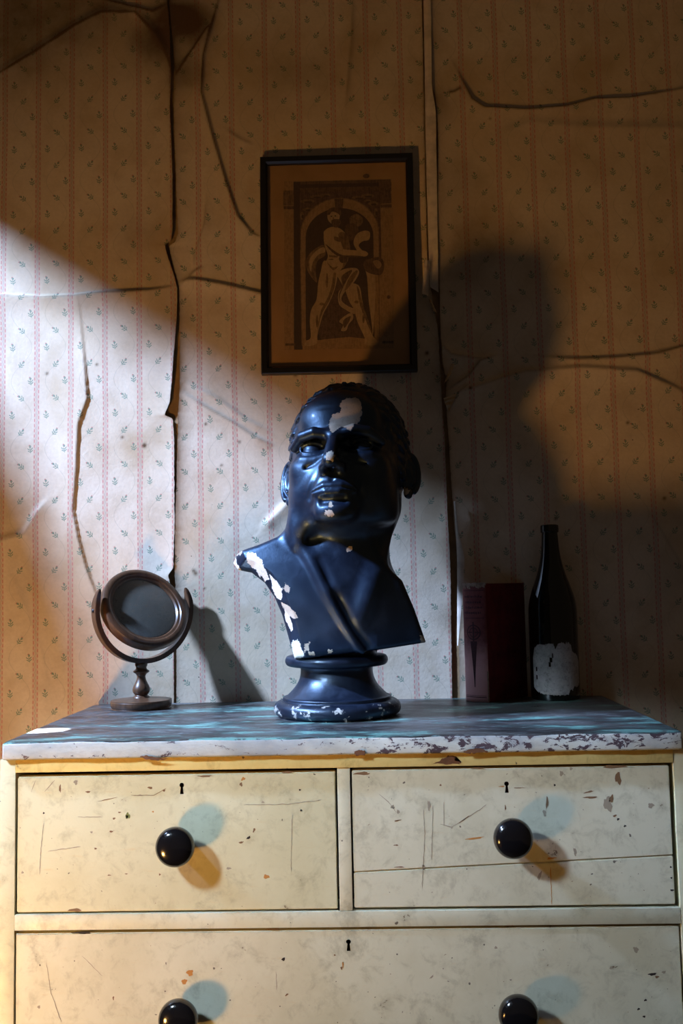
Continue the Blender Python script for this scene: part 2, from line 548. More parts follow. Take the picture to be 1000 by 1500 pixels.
for lo, hi in [((WIN_X - .03, -4, 0), (WIN_X, WY0, TZ + ZT)), ((WIN_X - .03, WY1, 0), (WIN_X, 0.0, TZ + ZT)),
               ((WIN_X - .03, WY0, 0), (WIN_X, WY1, WZ0)), ((WIN_X - .03, WY0, WZ1), (WIN_X, WY1, TZ + ZT))]:
    bm_box(bm, lo, hi)
tag(bm_obj('wall_left', bm, SIDEWALL), kind='structure')
WHITEWOOD = simple('white_window_paint', (0.6, 0.58, 0.52), 0.5, 0.4, 0.2)
bm = bmesh.new()
bm_box(bm, (WIN_X - .02, WY0 - .06, WZ0 - .07), (WIN_X + .03, WY1 + .06, WZ0 - .02))
bm_box(bm, (WIN_X, WY0 - .07, WZ0 - .02), (WIN_X + .02, WY0, WZ1 + .07)); bm_box(bm, (WIN_X, WY1, WZ0 - .02), (WIN_X + .02, WY1 + .07, WZ1 + .07))
bm_box(bm, (WIN_X, WY0, WZ1 + .001), (WIN_X + .02, WY1, WZ1 + .07))
win = tag(bm_obj('window_1', bm, WHITEWOOD), kind='structure')
# two unseen cloth sheets added at the window to shape the daylight beam


def through(x, y, z):
    """where the daylight that reaches a point of the room crosses the window"""
    f = (WIN_X + 0.035 - SKY.x) / (x - SKY.x)
    return (SKY.z + f * (TZ + z - SKY.z), SKY.y + f * (y - SKY.y))


def beam_blocker(edge, y_side):
    vs, fs, n = [], [], 40
    for (z, ye) in edge:
        for i in range(n):
            t = i / (n - 1)
            vs.append((WIN_X + 0.035 + 0.012 * math.sin(t * 26 + z * 2), y_side + (ye - y_side) * t, z))
    for j in range(len(edge) - 1):
        for i in range(n - 1):
            fs.append((j * n + i, j * n + i + 1, (j + 1) * n + i + 1, (j + 1) * n + i))
    cur = mesh_obj('beam_blocker', vs, fs, BLOCKERM, win, smooth=True)
    sm = cur.modifiers.new('thickness', 'SOLIDIFY'); sm.thickness = 0.002


BLOCKERM = simple('brown_blocker_cloth', (0.2, 0.14, 0.09), 0.95, 0.1)
eb = [through(-0.76, 0, 0.66), through(-0.70, 0, 0.57), through(-0.62, 0, 0.42), through(-0.54, 0, 0.26), through(-0.46, 0, 0.08)]
eb = [(eb[0][0] + 0.12, eb[0][1] + 0.06)] + eb + [(eb[-1][0] - 0.10, eb[-1][1] - 0.03), (WZ0 - 0.05, eb[-1][1] - 0.05)]
beam_blocker(eb, WY1 + 0.03)
ef = [through(0.62, -0.5, 0.03), through(0.3, -0.5, 0.03), through(0.0, -0.5, 0.03), through(-0.3, -0.5, 0.03), through(-0.5, -0.5, 0.03)]
ef = [(WZ1 + 0.03, ef[0][1] - 0.02)] + ef + [(ef[-1][0] - 0.12, ef[-1][1] + 0.03), (WZ0 - 0.05, ef[-1][1] + 0.04)]
beam_blocker(ef, WY0 - 0.03)

# ------------------------------------------------------------------ chest of drawers
def cream_paint(name, light, dark, seed, yellow=0.25, blotch=0.6):
    M = Mat(name, light, 0.42, 0.4)
    vec = M.coords(rot=(0, 0, seed))
    a = M.noise(vec, 5.0 + seed, 6, 0.65)
    b = M.noise(vec, 38, 5, 0.7, 0.4)
    c = M.noise(vec, 260, 2, 0.5)
    d = M.noise(M.coords(scale=(1, 1, 7), rot=(0, 0.3, seed)), 22, 4, 0.7)
    col = M.mix(a.step(0.40, 0.68) * blotch, light, dark)
    col = M.mix(b.step(0.48, 0.75) * 0.6, col, tuple(x * 0.72 for x in dark))
    g = M.noise(vec, 11, 7, 0.72, 0.3)
    col = M.mix(g.step(0.56, 0.72) * 0.55, col, tuple(x * 0.55 for x in dark))
    col = M.mix(d.step(0.60, 0.78) * yellow, col, (0.62, 0.42, 0.16))
    specks = b.step(0.70, 0.73)
    col = M.mix(specks * 0.8, col, (0.12, 0.07, 0.04))
    dots = M.noise(vec, 120, 1, 0.4).step(0.78, 0.80)
    col = M.mix(dots * 0.85, col, (0.07, 0.05, 0.04))
    M.color(col)
    M.rough(b.step(0.3, 0.8, 0.36, 0.6))
    M.bump(b * 0.6 + c * 0.15 - specks * 0.5, 0.0012, 0.5)
    return M.m


CREAM = cream_paint('worn_cream_paint', (0.67, 0.65, 0.46), (0.55, 0.51, 0.32), 0.0)
CREAM2 = cream_paint('worn_pale_cream_paint', (0.67, 0.66, 0.52), (0.54, 0.515, 0.37), 1.3)
YELLOW = cream_paint('yellowed_rail_paint', (0.72, 0.58, 0.24), (0.58, 0.43, 0.15), 2.1, 0.5)
BAREWOOD = simple('bare_brown_wood', (0.16, 0.07, 0.035), 0.7, 0.3, 0.4, 60)
INSIDE = simple('raw_dark_pine', (0.10, 0.06, 0.035), 0.9, 0.1, 0.4, 30)
BLACKGLOSS = Mat('black_gloss_knob', (0.006, 0.006, 0.008), 0.16, 0.5, coat=0.6, coat_rough=0.08).m


def top_paint():
    M = Mat('worn_slate_and_teal_paint', rough=0.38, spec=0.5)
    v1 = M.coords(scale=(1.0, 2.6, 2.6))
    a = M.noise(v1, 6, 8, 0.70, 0.5)
    b = M.noise(M.coords(scale=(1, 3.0, 3)), 5.5, 9, 0.66, 0.25)
    c = M.noise(v1, 48, 5, 0.72, 0.3)
    col = M.mix(a.step(0.42, 0.60), (0.030, 0.027, 0.026), (0.105, 0.103, 0.100))
    col = M.mix((b + (c - 0.5) * 0.12).step(0.52, 0.55) * 0.75, col, (0.070, 0.135, 0.128))
    col = M.mix((b + (c - 0.5) * 0.20).step(0.585, 0.605), col, (0.17, 0.36, 0.32))
    col = M.mix(c.step(0.53, 0.62) * 0.45, col, (0.21, 0.225, 0.24))
    d = M.noise(M.coords(scale=(1, 2, 2)), 30, 7, 0.75, 0.4)
    col = M.mix(d.step(0.54, 0.58) * 0.8, col, (0.045, 0.036, 0.040))
    col = M.mix(d.step(0.36, 0.40, 1.0, 0.0) * 0.6, col, (0.21, 0.33, 0.33))
    col = M.mix(M.noise(v1, 17, 6, 0.72).step(0.60, 0.64) * 0.85, col, (0.045, 0.030, 0.028))
    M.color(col)
    M.rough(a.step(0.3, 0.75, 0.26, 0.55))
    M.bump(b + c * 0.5, 0.0015, 0.6)
    return M.m


def edge_paint():
    M = Mat('chipped_pale_blue_paint', rough=0.45, spec=0.45)
    v = M.coords(scale=(1.0, 1, 2.0))
    a = M.noise(v, 9, 5, 0.6)
    b = M.noise(v, 46, 6, 0.72, 0.5)
    sep = M.nt.nodes.new('ShaderNodeSeparateXYZ'); M.nt.links.new(M.coords(), sep.inputs[0])
    right = X(sep.outputs[0]).step(-0.25, 0.2)          # more paint has gone towards the right
    col = M.mix(a.step(0.35, 0.65), (0.34, 0.37, 0.40), (0.50, 0.53, 0.53))
    col = M.mix(M.noise(v, 90, 3, 0.6).step(0.45, 0.75) * 0.4, col, (0.33, 0.34, 0.36))
    col = M.mix(right * a.step(0.3, 0.6) * 0.8, col, (0.70, 0.74, 0.70))
    chips = (b + right * 0.085).step(0.62, 0.64)
    col = M.mix(chips, col, (0.085, 0.06, 0.075))
    col = M.mix(M.noise(v, 14, 5, 0.7).step(0.70, 0.72), col, (0.19, 0.085, 0.05))
    M.color(col)
    M.bump(b * 1.0 - chips * 0.4, 0.0015, 0.6)
    return M.m


chest = thing('chest_of_drawers', (0, 0, 0), 'old cream painted chest of drawers with a worn slate-blue top and black knobs', 'chest')
FY = -DEPTH + 0.014            # plane of the drawer fronts
SX0, SX1 = -0.508, 0.5085      # outer sides of the carcass

bm = bmesh.new()
bm_box(bm, (-0.502, -DEPTH, TZ - 0.0265), (0.502, -0.012, TZ))
bmesh.ops.bevel(bm, geom=bm.edges[:], offset=0.0035, segments=3, affect='EDGES', profile=0.5)
bmesh.ops.subdivide_edges(bm, edges=[e for e in bm.edges if e.calc_length() > 0.2], cuts=60, use_grid_fill=True)
for v in bm.verts:                                   # knocked, uneven edges
    if v.co.y < -DEPTH + 0.01:
        v.co.y += 0.0009 * math.sin(v.co.x * 41) + 0.0006 * math.sin(v.co.x * 127 + 1)
        if v.co.z > TZ - 0.01:
            v.co.z += 0.0006 * math.sin(v.co.x * 33 + 2) - 0.0008 * max(0, math.sin(v.co.x * 71))
bm.normal_update()
top = bm_obj('top_board', bm, None, chest, mats=[top_paint(), edge_paint()])
for p_ in top.data.polygons:
    p_.material_index = 0 if p_.normal.z > 0.6 else 1
auto_smooth(top, 40)

FB = TZ - 0.0265
box('side_panel', (SX0, -DEPTH + 0.0135, 0.06), (SX0 + 0.018, -0.012, FB), CREAM, chest)
box('side_panel', (SX1 - 0.018, -DEPTH + 0.0135, 0.06), (SX1, -0.012, FB), CREAM, chest)
box('back_panel', (SX0 + .018, -0.022, 0.06), (SX1 - .018, -0.012, FB), INSIDE, chest)
box('front_post', (SX0 - .001, -DEPTH + 0.0115, 0.06), (-0.4855, -DEPTH + 0.05, FB - 0.0005), CREAM, chest, 0.001)
box('front_post', (0.4895, -DEPTH + 0.0115, 0.06), (SX1 + .001, -DEPTH + 0.05, FB - 0.0005), CREAM, chest, 0.001)
box('top_rail', (-0.4853, -DEPTH + 0.010, TZ - 0.0465), (0.4893, -DEPTH + 0.07, FB), YELLOW, chest, 0.0012)
box('divider', (-0.0045, -DEPTH + 0.0125, TZ - 0.2525), (0.0145, -DEPTH + 0.05, TZ - 0.0467), CREAM2, chest, 0.001)
ROWS = [(-0.2800, -0.530), (-0.556, -0.80)]
box('rail', (-0.4853, -DEPTH + 0.011, TZ - 0.2755), (0.4893, -DEPTH + 0.07, TZ - 0.2530), CREAM2, chest, 0.001)
box('rail', (-0.4853, -DEPTH + 0.0125, TZ - 0.553), (0.4893, -DEPTH + 0.07, TZ - 0.5325), CREAM, chest, 0.001)
box('plinth', (SX0, -DEPTH + 0.0125, 0.0), (SX1, -0.03, TZ - 0.803), CREAM, chest, 0.002)

KPROF = smooth_profile([(0.0145, -0.001), (0.0135, 0.004), (0.0118, 0.010), (0.0135, 0.016), (0.0215, 0.0205), (0.0268, 0.026), (0.0285, 0.0325),
                        (0.0270, 0.0395), (0.0215, 0.0450), (0.0120, 0.0482), (0.0004, 0.0492)], 5)


def cut_keyhole(o, x, z, s=1.0):
    bm = bmesh.new()
    pts = []
    for i in range(13):
        a = -0.35 * PI + i / 12 * 1.7 * PI
        pts.append((x + 0.0034 * s * math.cos(a), z + 0.0045 * s + 0.0034 * s * math.sin(a)))
    a0 = [(x - 0.0027 * s, z - 0.0085 * s), (x + 0.0027 * s, z - 0.0085 * s)]
    ring = pts + a0
    f0 = [bm.verts.new((a, FY - 0.02, b)) for a, b in ring]; f1 = [bm.verts.new((a, FY + 0.013, b)) for a, b in ring]
    bm.faces.new(f0); bm.faces.new(f1[::-1])
    for i in range(len(ring)):
        j = (i + 1) % len(ring)
        bm.faces.new((f0[i], f1[i], f1[j], f0[j]))
    c = bm_obj('tmp_cut', bm, INSIDE)
    md = o.modifiers.new('cut', 'BOOLEAN'); md.object = c; md.operation = 'DIFFERENCE'; md.solver = 'EXACT'
    md.material_mode = 'TRANSFER'
    bpy.context.view_layer.update()
    me = bpy.data.meshes.new_from_object(o.evaluated_get(bpy.context.evaluated_depsgraph_get()))
    o.modifiers.clear(); old = o.data; o.data = me; me.name = old.name
    bpy.data.objects.remove(c); bpy.data.meshes.remove(old)


def drawer(x0, x1, z1, z0, knobs, key, mat, split=None, skew=0.0):
    """z1 top, z0 bottom (below the chest's top)"""
    d = box('drawer', (x0 + 0.006, FY + 0.0205, TZ + z0 + 0.006), (x1 - 0.006, -0.05, TZ + z1 - 0.008), INSIDE, chest)

    def board(quad):
        bm = bmesh.new()
        a = [bm.verts.new((x, FY, TZ + z)) for x, z in quad]; b = [bm.verts.new((x, FY + 0.020, TZ + z)) for x, z in quad]
        bm.faces.new(a); bm.faces.new(b[::-1])
        for i in range(4):
            bm.faces.new((a[i], b[i], b[(i + 1) % 4], a[(i + 1) % 4]))
        bmesh.ops.recalc_face_normals(bm, faces=bm.faces)
        bmesh.ops.bevel(bm, geom=bm.edges[:], offset=0.0014, segments=2, affect='EDGES')
        return auto_smooth(bm_obj('front_board', bm, mat, d), 30)
    if split:
        zl, zr = split
        up = board([(x0, zl + .0005), (x1, zr + .0005), (x1, z1), (x0, z1 - skew)])
        board([(x0, z0), (x1, z0), (x1, zr - .0004), (x0, zl - .0004)])
    else:
        up = board([(x0, z0), (x1, z0), (x1, z1), (x0, z1 - skew)])
    if key:
        cut_keyhole(up, key[0], TZ + key[1])
    for (kx, kz) in knobs:
        k = lathe('knob', KPROF, BLACKGLOSS, d, 48, '-y', 60)
        k.location = (kx, FY, TZ + kz)
    return d


d1 = drawer(-0.4830, -0.0070, -0.0525, -0.2505, [(-0.2400, -0.1500)], (-0.2362, -0.0735), CREAM, skew=0.001)
d2 = drawer(0.0168, 0.4838, -0.0510, -0.2495, [(0.2475, -0.1445)], (0.2452, -0.0785), CREAM2, split=(-0.1985, -0.1800))
d3 = drawer(-0.4845, 0.4875, -0.2795, -0.5300, [(-0.2370, -0.3905), (0.2465, -0.3885)], (0.0073, -0.3015), CREAM2, skew=0.0012)
d4 = drawer(-0.4845, 0.4875, -0.5560, -0.8000, [(-0.2370, -0.67), (0.2465, -0.67)], None, CREAM)

# dents, paint losses and scratched lines on the fronts
MARKC = {'k': Mat('black_dent', (0.02, 0.014, 0.012), 0.8).m, 'b': Mat('brown_paint_loss', (0.20, 0.115, 0.06), 0.8).m,
         'g': Mat('green_paint_spot', (0.16, 0.19, 0.06), 0.6).m, 'o': Mat('rust_spot', (0.48, 0.22, 0.06), 0.8).m,
         's': Mat('grey_smudge', (0.33, 0.28, 0.21), 0.8).m}


def marks(parent, spots, lines, yoff=0.0002):
    groups = {}
    for (a, b, rx, ry, ang, c) in spots:
        rx, ry = rx * 0.72, ry * 0.72
        groups.setdefault(c, ([], []))
        V, F = groups[c]
        p = at(a, b, FY); n = 14; s = len(V)
        ph = random.uniform(0, 6)
        for i in range(n):
            t = 2 * PI * i / n
            r = 1 + 0.18 * math.sin(3 * t + ph) + 0.14 * math.sin(5 * t + 2 * ph) + random.uniform(-.10, .10)
            u, w = rx * r * math.cos(t) / 1000, ry * r * math.sin(t) / 1000
            V.append((p[0] + u * math.cos(ang) - w * math.sin(ang), FY - yoff, p[2] + u * math.sin(ang) + w * math.cos(ang)))
        F.append(tuple(range(s, s + n)))
    for (pts, wd, c) in lines:
        groups.setdefault(c, ([], []))
        V, F = groups[c]
        w = np.array([at(a, b, FY) for a, b in pts])
        m = max(2, int(np.linalg.norm(w[-1] - w[0]) / 0.004))
        t = np.linspace(0, 1, m); s0 = np.linspace(0, 1, len(w))
        q = np.stack([np.interp(t, s0, w[:, k]) for k in range(3)], -1)
        q[:, [0, 2]] += rng.normal(0, 0.00025, (m, 2))
        g = np.gradient(q, axis=0)
        nx, nz = -g[:, 2], g[:, 0]; l = np.hypot(nx, nz) + 1e-9
        s = len(V)
        for i in range(m):
            ww = wd / 2000 * (0.55 + 0.6 * random.random()) * (0.4 if i in (0, m - 1) else 1)
            for sg in (-1, 1):
                V.append((q[i, 0] + sg * nx[i] / l[i] * ww, FY - yoff, q[i, 2] + sg * nz[i] / l[i] * ww))
        for i in range(m - 1):
            F.append((s + 2 * i, s + 2 * i + 1, s + 2 * i + 3, s + 2 * i + 2))
    bm = bmesh.new(); me = bpy.data.meshes.new('paint_damage')
    for n_, (c, (V, F)) in enumerate(groups.items()):
        me.materials.append(MARKC[c])
        vv = [bm.verts.new(v) for v in V]
        for f in F:
            q = bm.faces.new([vv[i] for i in f]); q.material_index = n_; q.normal_update()
            if q.normal.y > 0:
                q.normal_flip()
    bm.to_mesh(me); bm.free()
    o = bpy.data.objects.new('paint_damage', me); C.objects.link(o); o.parent = parent
    o['kind'] = 'stuff'


def scatter(n, x0, x1, y0, y1, cs='kbbss', smin=.5, smax=1.15):
    return [(random.uniform(x0, x1), random.uniform(y0, y1), random.uniform(smin, smax) * random.choice([1, 1, 1.8]), random.uniform(smin, smax) * .7,
             random.uniform(-.6, .6), random.choice(cs)) for _ in range(n)]


marks(d1, [(111, 1146, 4, 5, 0, 's'), (88, 1155, 2, 8, 0, 'b'), (187, 1195, 5, 6, 0, 'g'), (186, 1196, 2.4, 3, 0, 's'), (129, 1160, 5, 2, 0, 'b'), (220, 1154, 5, 2.4, -.2, 'b'),
           (240, 1158, 3, 2, 0, 'b'), (163, 1218, 4, 2, 0, 'b'), (167, 1199, 3, 2, .3, 'b'), (175, 1190, 3, 1.5, 0, 'b'), (134, 1219, 2.6, 2, 0, 's'), (140, 1243, 2.6, 1.8, 0, 'b'),
           (64, 1191, 2, 2, 0, 'k'), (441, 1187, 2.2, 1.8, 0, 'k'), (439, 1157, 2, 1.6, 0, 'k'), (364, 1227, 4.5, 2.4, .6, 'k'), (353, 1234, 5, 2, .2, 'b'), (372, 1216, 2, 5, -.4, 'b'),
           (335, 1272, 5, 2.2, 0, 's'), (224, 1189, 2, 1.6, 0, 'o'), (356, 1141, 5, 3, .5, 'o'), (353, 1149, 3, 4, .3, 'b'), (234, 1281, 2, 2, 0, 'b'), (385, 1175, 3, 1.5, 0, 's'),
           (33, 1278, 2.5, 2.5, 0, 's'), (160, 1282, 4, 1, 0, 'b'), (185, 1280, 3, 1, 0, 'b'), (300, 1137, 14, 2, 0, 'b'), (420, 1131, 12, 1.6, 0, 'b'), (110, 1333, 14, 3, 0, 'b'),
           (390, 1284, 6, 4, 0, 'o'), (205, 1165, 6, 1.4, 0, 's')] + scatter(26, 40, 485, 1145, 1330),
      [([(64, 1205), (60, 1245), (58, 1281)], 1.1, 's'), ([(70, 1247), (118, 1240)], 1.1, 's'), ([(80, 1143), (65, 1160)], 1.2, 's'), ([(52, 1143), (46, 1160)], 1.0, 's'),
       ([(192, 1165), (225, 1165), (243, 1155)], 1.0, 'b'), ([(143, 1174), (172, 1168)], 1.2, 'b'), ([(428, 1193), (426, 1277)], 1.0, 's'), ([(357, 1179), (420, 1178), (470, 1172)], 1.0, 's'),
       ([(114, 1197), (150, 1197)], 1.0, 's')])
marks(d2, [(645, 1150, 2, 2, 0, 'b'), (812, 1150, 2.2, 2.2, 0, 'k'), (822, 1133, 4, 5, 0, 's'), (836, 1126, 3, 3, 0, 's'), (801, 1175, 2.2, 12, -.1, 'b'), (797, 1191, 3, 7, .2, 's'),
           (890, 1178, 8, 14, .2, 's'), (895, 1170, 4, 8, -.3, 'b'), (865, 1168, 14, 2, 0, 'b'), (862, 1160, 10, 1.6, .2, 'b'), (905, 1140, 6, 12, .1, 'b'), (953, 1180, 6, 5, .4, 's'),
           (790, 1283, 3, 9, -.4, 's'), (842, 1248, 3, 8, .1, 's'), (575, 1182, 4, 4, .6, 's'), (583, 1189, 3, 4, .2, 's'), (582, 1202, 7, 1.2, .2, 'b'), (580, 1238, 5, 1.4, 0, 'b'),
           (585, 1270, 10, 1.2, 0, 'b'), (530, 1133, 16, 3, 0, 'b'), (900, 1123, 24, 3, 0, 'b'), (700, 1125, 14, 1.6, 0, 'b'), (735, 1152, 6, 1.2, 0, 'o'), (760, 1154, 12, .9, 0, 'b'), (740, 1183, 1.4, 5, 0, 'b'),
           (808, 1257, 10, 2, .1, 'o'), (695, 1228, 18, 2, .1, 'o'), (680, 1200, 12, 1.0, .6, 'b'), (655, 1210, 14, 1.0, -.3, 's'), (620, 1270, 3, 5, 0, 's'), (628, 1180, 3, 10, 0, 's'),
           (982, 1270, 2, 2, 0, 'k'), (983, 1286, 2, 2, 0, 'k'), (984, 1304, 4, 2, 0, 'k'), (900, 1195, 4, 2, .4, 'b'), (915, 1210, 3, 2, .4, 'k'), (905, 1200, 3, 2, .6, 'k')]
      + scatter(34, 525, 975, 1130, 1325),
      [([(620, 1185), (622, 1225), (618, 1300)], 1.3, 's'), ([(634, 1180), (632, 1260)], 1.0, 's'), ([(650, 1175), (650, 1210)], 1.0, 's'), ([(660, 1212), (700, 1188), (712, 1178)], 1.0, 's'),
       ([(555, 1163), (572, 1178), (580, 1190)], 1.0, 's'), ([(806, 1270), (808, 1325)], 1.2, 'o')])
marks(d3, [(278, 1425, 7, 6, 0, 'o'), (270, 1438, 6, 5, .6, 'o'), (57, 1475, 3, 3, 0, 's'), (166, 1462, 1.6, 4, 0, 'b'), (415, 1405, 4, 3, .6, 'k'), (490, 1399, 2, 1.6, 0, 'b'), (502, 1413, 1.6, 6, 0, 'o'),
           (500, 1418, 2, 3, 0, 'b'), (420, 1457, 4, 1.6, .6, 'b'), (632, 1431, 5, 1.6, .7, 's'), (895, 1418, 4, 2.4, -.3, 's'), (726, 1388, 3, 2.6, 0, 's'), (931, 1391, 5, 6, .4, 's'), (955, 1427, 8, 2.6, .1, 'k'),
           (962, 1431, 4, 2.4, .2, 'b'), (972, 1424, 4, 2.6, .1, 's'), (945, 1465, 3, 2, .3, 'k'), (935, 1478, 3, 2, .3, 'k'), (943, 1489, 3, 2, 0, 'k'), (120, 1366, 20, 2.4, 0, 'k'), (400, 1361, 16, 1.4, 0, 'b'),
           (745, 1356, 10, 1.6, 0, 'b'), (968, 1351, 6, 1.6, 0, 'b')] + scatter(40, 35, 985, 1375, 1498),
      [([(404, 1423), (405, 1450)], 1.1, 's'), ([(68, 1410), (75, 1455), (90, 1497)], 1.2, 's'), ([(120, 1400), (150, 1430)], .9, 's')])
# bare wood where the rail's paint has broken away
V = []


def ragged(name, pts, y, mat, parent, jit=0.0008, sub=5):
    """flat patch with a ragged outline"""
    w = W(pts, y); out = []
    for i in range(len(w)):
        a, b = w[i], w[(i + 1) % len(w)]
        for k in range(sub):
            t = k / sub
            out.append(a * (1 - t) + b * t + np.array([rng.normal(0, jit), 0, rng.normal(0, jit)]))
    bm = bmesh.new(); f = bm.faces.new([bm.verts.new(tuple(v)) for v in out]); f.normal_update()
    if f.normal.y > 0: f.normal_flip()
    me = bpy.data.meshes.new(name); bm.to_mesh(me); bm.free(); me.materials.append(mat)
    o = bpy.data.objects.new(name, me); C.objects.link(o); o.parent = parent
    return o


ry = -DEPTH + 0.0097
ragged('bare_patch', [(633, 1119), (645, 1114), (655, 1107), (668, 1107), (666, 1113), (676, 1116), (672, 1119), (652, 1120)], ry, BAREWOOD, chest)
ragged('bare_patch', [(205, 1108), (215, 1106), (228, 1110), (246, 1112), (228, 1114), (212, 1112)], -DEPTH - 0.0012, BAREWOOD, chest, .0005)
ragged('bare_patch', [(676, 1101), (690, 1097), (704, 1096), (716, 1101), (700, 1103), (688, 1104)], -DEPTH - 0.0012, BAREWOOD, chest, .0005)
ragged('bare_patch', [(518, 1101), (526, 1098), (535, 1100), (534, 1106), (522, 1107)], -DEPTH - 0.0012, BAREWOOD, chest, .0005)

# ------------------------------------------------------------------ the black plaster bust, modelled as one implicit surface
def smin(a, b, k):
    h = np.maximum(k - np.abs(a - b), 0) / k
    return np.minimum(a, b) - h * h * k * 0.25


def smax(a, b, k):
    return -smin(-a, -b, k)


class Field:
    def __init__(self, lo, hi, h):
        self.h = h
        self.ax = [np.arange(lo[i], hi[i] + h, h, dtype=np.float32) for i in range(3)]
        self.F = np.ones([len(a) for a in self.ax], dtype=np.float32)
        self.R = np.eye(3); self.O = np.zeros(3)

    def frame(self, O, R): self.O, self.R = np.array(O, float), np.array(R, float)

    def block(self, lo, hi, pad):
        """grid block around a box given in the local frame; returns slices and local coordinates"""
        cs = np.array([[(lo, hi)[(i >> k) & 1][k] for k in range(3)] for i in range(8)]) @ self.R.T + self.O
        a, b = cs.min(0) - pad, cs.max(0) + pad
        sl = []
        for k in range(3):
            i0 = int(np.searchsorted(self.ax[k], a[k])); i1 = int(np.searchsorted(self.ax[k], b[k]))
            sl.append(slice(max(i0 - 1, 0), min(i1 + 1, len(self.ax[k]))))
        gx = self.ax[0][sl[0]][:, None, None] - self.O[0]
        gy = self.ax[1][sl[1]][None, :, None] - self.O[1]
        gz = self.ax[2][sl[2]][None, None, :] - self.O[2]
        R = self.R.astype(np.float32)
        L = [gx * R[0, k] + gy * R[1, k] + gz * R[2, k] for k in range(3)]
        return tuple(sl), L

    def put(self, sl, d, k, op):
        if op == '+': self.F[sl] = smin(self.F[sl], d, k)
        else: self.F[sl] = smax(self.F[sl], -d, k)

    def ell(self, c, r, k=0.01, op='+', rot=None, fn=None):
        c, r = np.array(c, float), np.array(r, float)
        m = r.max() if rot is not None else r
        sl, (x, y, z) = self.block(c - m, c + m, k + 0.006)
        x, y, z = x - c[0], y - c[1], z - c[2]
        if rot is not None:
            q = np.array(rot, np.float32)       # rows = axes
            x, y, z = (x * q[i, 0] + y * q[i, 1] + z * q[i, 2] for i in range(3))
        k0 = np.sqrt((x / r[0]) ** 2 + (y / r[1]) ** 2 + (z / r[2]) ** 2) + 1e-9
        k1 = np.sqrt((x / r[0] ** 2) ** 2 + (y / r[1] ** 2) ** 2 + (z / r[2] ** 2) ** 2) + 1e-9
        d = k0 * (k0 - 1) / k1
        if fn is not None:
            d = fn(d, x + c[0], y + c[1], z + c[2])
        self.put(sl, d, k, op)

    def cap(self, a, b, ra, rb=None, k=0.01, op='+'):
        rb = ra if rb is None else rb
        a, b = np.array(a, float), np.array(b, float); m = max(ra, rb)
        sl, (x, y, z) = self.block(np.minimum(a, b) - m, np.maximum(a, b) + m, k + 0.006)
        d = b - a; L2 = d @ d
        x, y, z = x - a[0], y - a[1], z - a[2]
        t = np.clip((x * d[0] + y * d[1] + z * d[2]) / L2, 0, 1)
        q = np.sqrt((x - t * d[0]) ** 2 + (y - t * d[1]) ** 2 + (z - t * d[2]) ** 2)
        self.put(sl, q - (ra + (rb - ra) * t), k, op)

    def line(self, pts, r, k=0.01, op='+'):
        """a rounded stroke through points, blended in once"""
        rr = list(r) if isinstance(r, (list, tuple)) else [r] * len(pts)
        P = np.array(pts, float); m = max(rr)
        sl, (x, y, z) = self.block(P.min(0) - m, P.max(0) + m, k + 0.006)
        best = None
        for i in range(len(P) - 1):
            a, d = P[i], P[i + 1] - P[i]
            qx, qy, qz = x - a[0], y - a[1], z - a[2]
            t = np.clip((qx * d[0] + qy * d[1] + qz * d[2]) / (d @ d), 0, 1)
            q = np.sqrt((qx - t * d[0]) ** 2 + (qy - t * d[1]) ** 2 + (qz - t * d[2]) ** 2) - (rr[i] + (rr[i + 1] - rr[i]) * t)
            best = q if best is None else np.minimum(best, q)
        self.put(sl, best, k, op)

    def mesh(self):
        F = self.F; n = F.shape; ins = F < 0
        cnt = np.zeros([s - 1 for s in n], dtype=np.int8)
        for dx in (0, 1):
            for dy in (0, 1):
                for dz in (0, 1):
                    cnt += ins[dx:n[0] - 1 + dx, dy:n[1] - 1 + dy, dz:n[2] - 1 + dz]
        act = (cnt > 0) & (cnt < 8)
        ci = np.argwhere(act)
        idx = np.full(act.shape, -1, dtype=np.int64); idx[act] = np.arange(len(ci))
        acc = np.zeros((len(ci), 3)); num = np.zeros(len(ci))
        cv = {}
        for c in range(8):
            o = np.array([(c >> 0) & 1, (c >> 1) & 1, (c >> 2) & 1])
            cv[c] = F[ci[:, 0] + o[0], ci[:, 1] + o[1], ci[:, 2] + o[2]].astype(float)
        for a in range(8):
            for k in range(3):
                b = a | (1 << k)
                if b == a: continue
                va, vb = cv[a], cv[b]
                cr = (va < 0) != (vb < 0)
                t = np.where(cr, va / np.where(cr, va - vb, 1), 0)
                p = np.repeat(np.array([[(a >> 0) & 1, (a >> 1) & 1, (a >> 2) & 1]], float), len(ci), 0)
                p[:, k] += t
                acc[cr] += p[cr]; num[cr] += 1
        V = (ci + acc / num[:, None]) * self.h + np.array([a[0] for a in self.ax])
        Q = []
        for k in range(3):
            sl0 = [slice(None)] * 3; sl1 = [slice(None)] * 3
            sl0[k] = slice(0, n[k] - 1); sl1[k] = slice(1, n[k])
            ch = ins[tuple(sl0)] != ins[tuple(sl1)]
            e = np.argwhere(ch)
            u, w = (k + 1) % 3, (k + 2) % 3
            ok = (e[:, u] > 0) & (e[:, w] > 0) & (e[:, u] < n[u] - 1) & (e[:, w] < n[w] - 1)
            e = e[ok]
            sgn = ins[tuple(e.T)]

            def cell(du, dw):
                q = e.copy(); q[:, u] -= du; q[:, w] -= dw
                return idx[tuple(q.T)]
            quad = np.stack([cell(1, 1), cell(0, 1), cell(0, 0), cell(1, 0)], -1)
            quad[~sgn] = quad[~sgn][:, ::-1]
            Q.append(quad)
        Q = np.concatenate(Q)
        return V, Q[(Q >= 0).all(1)]


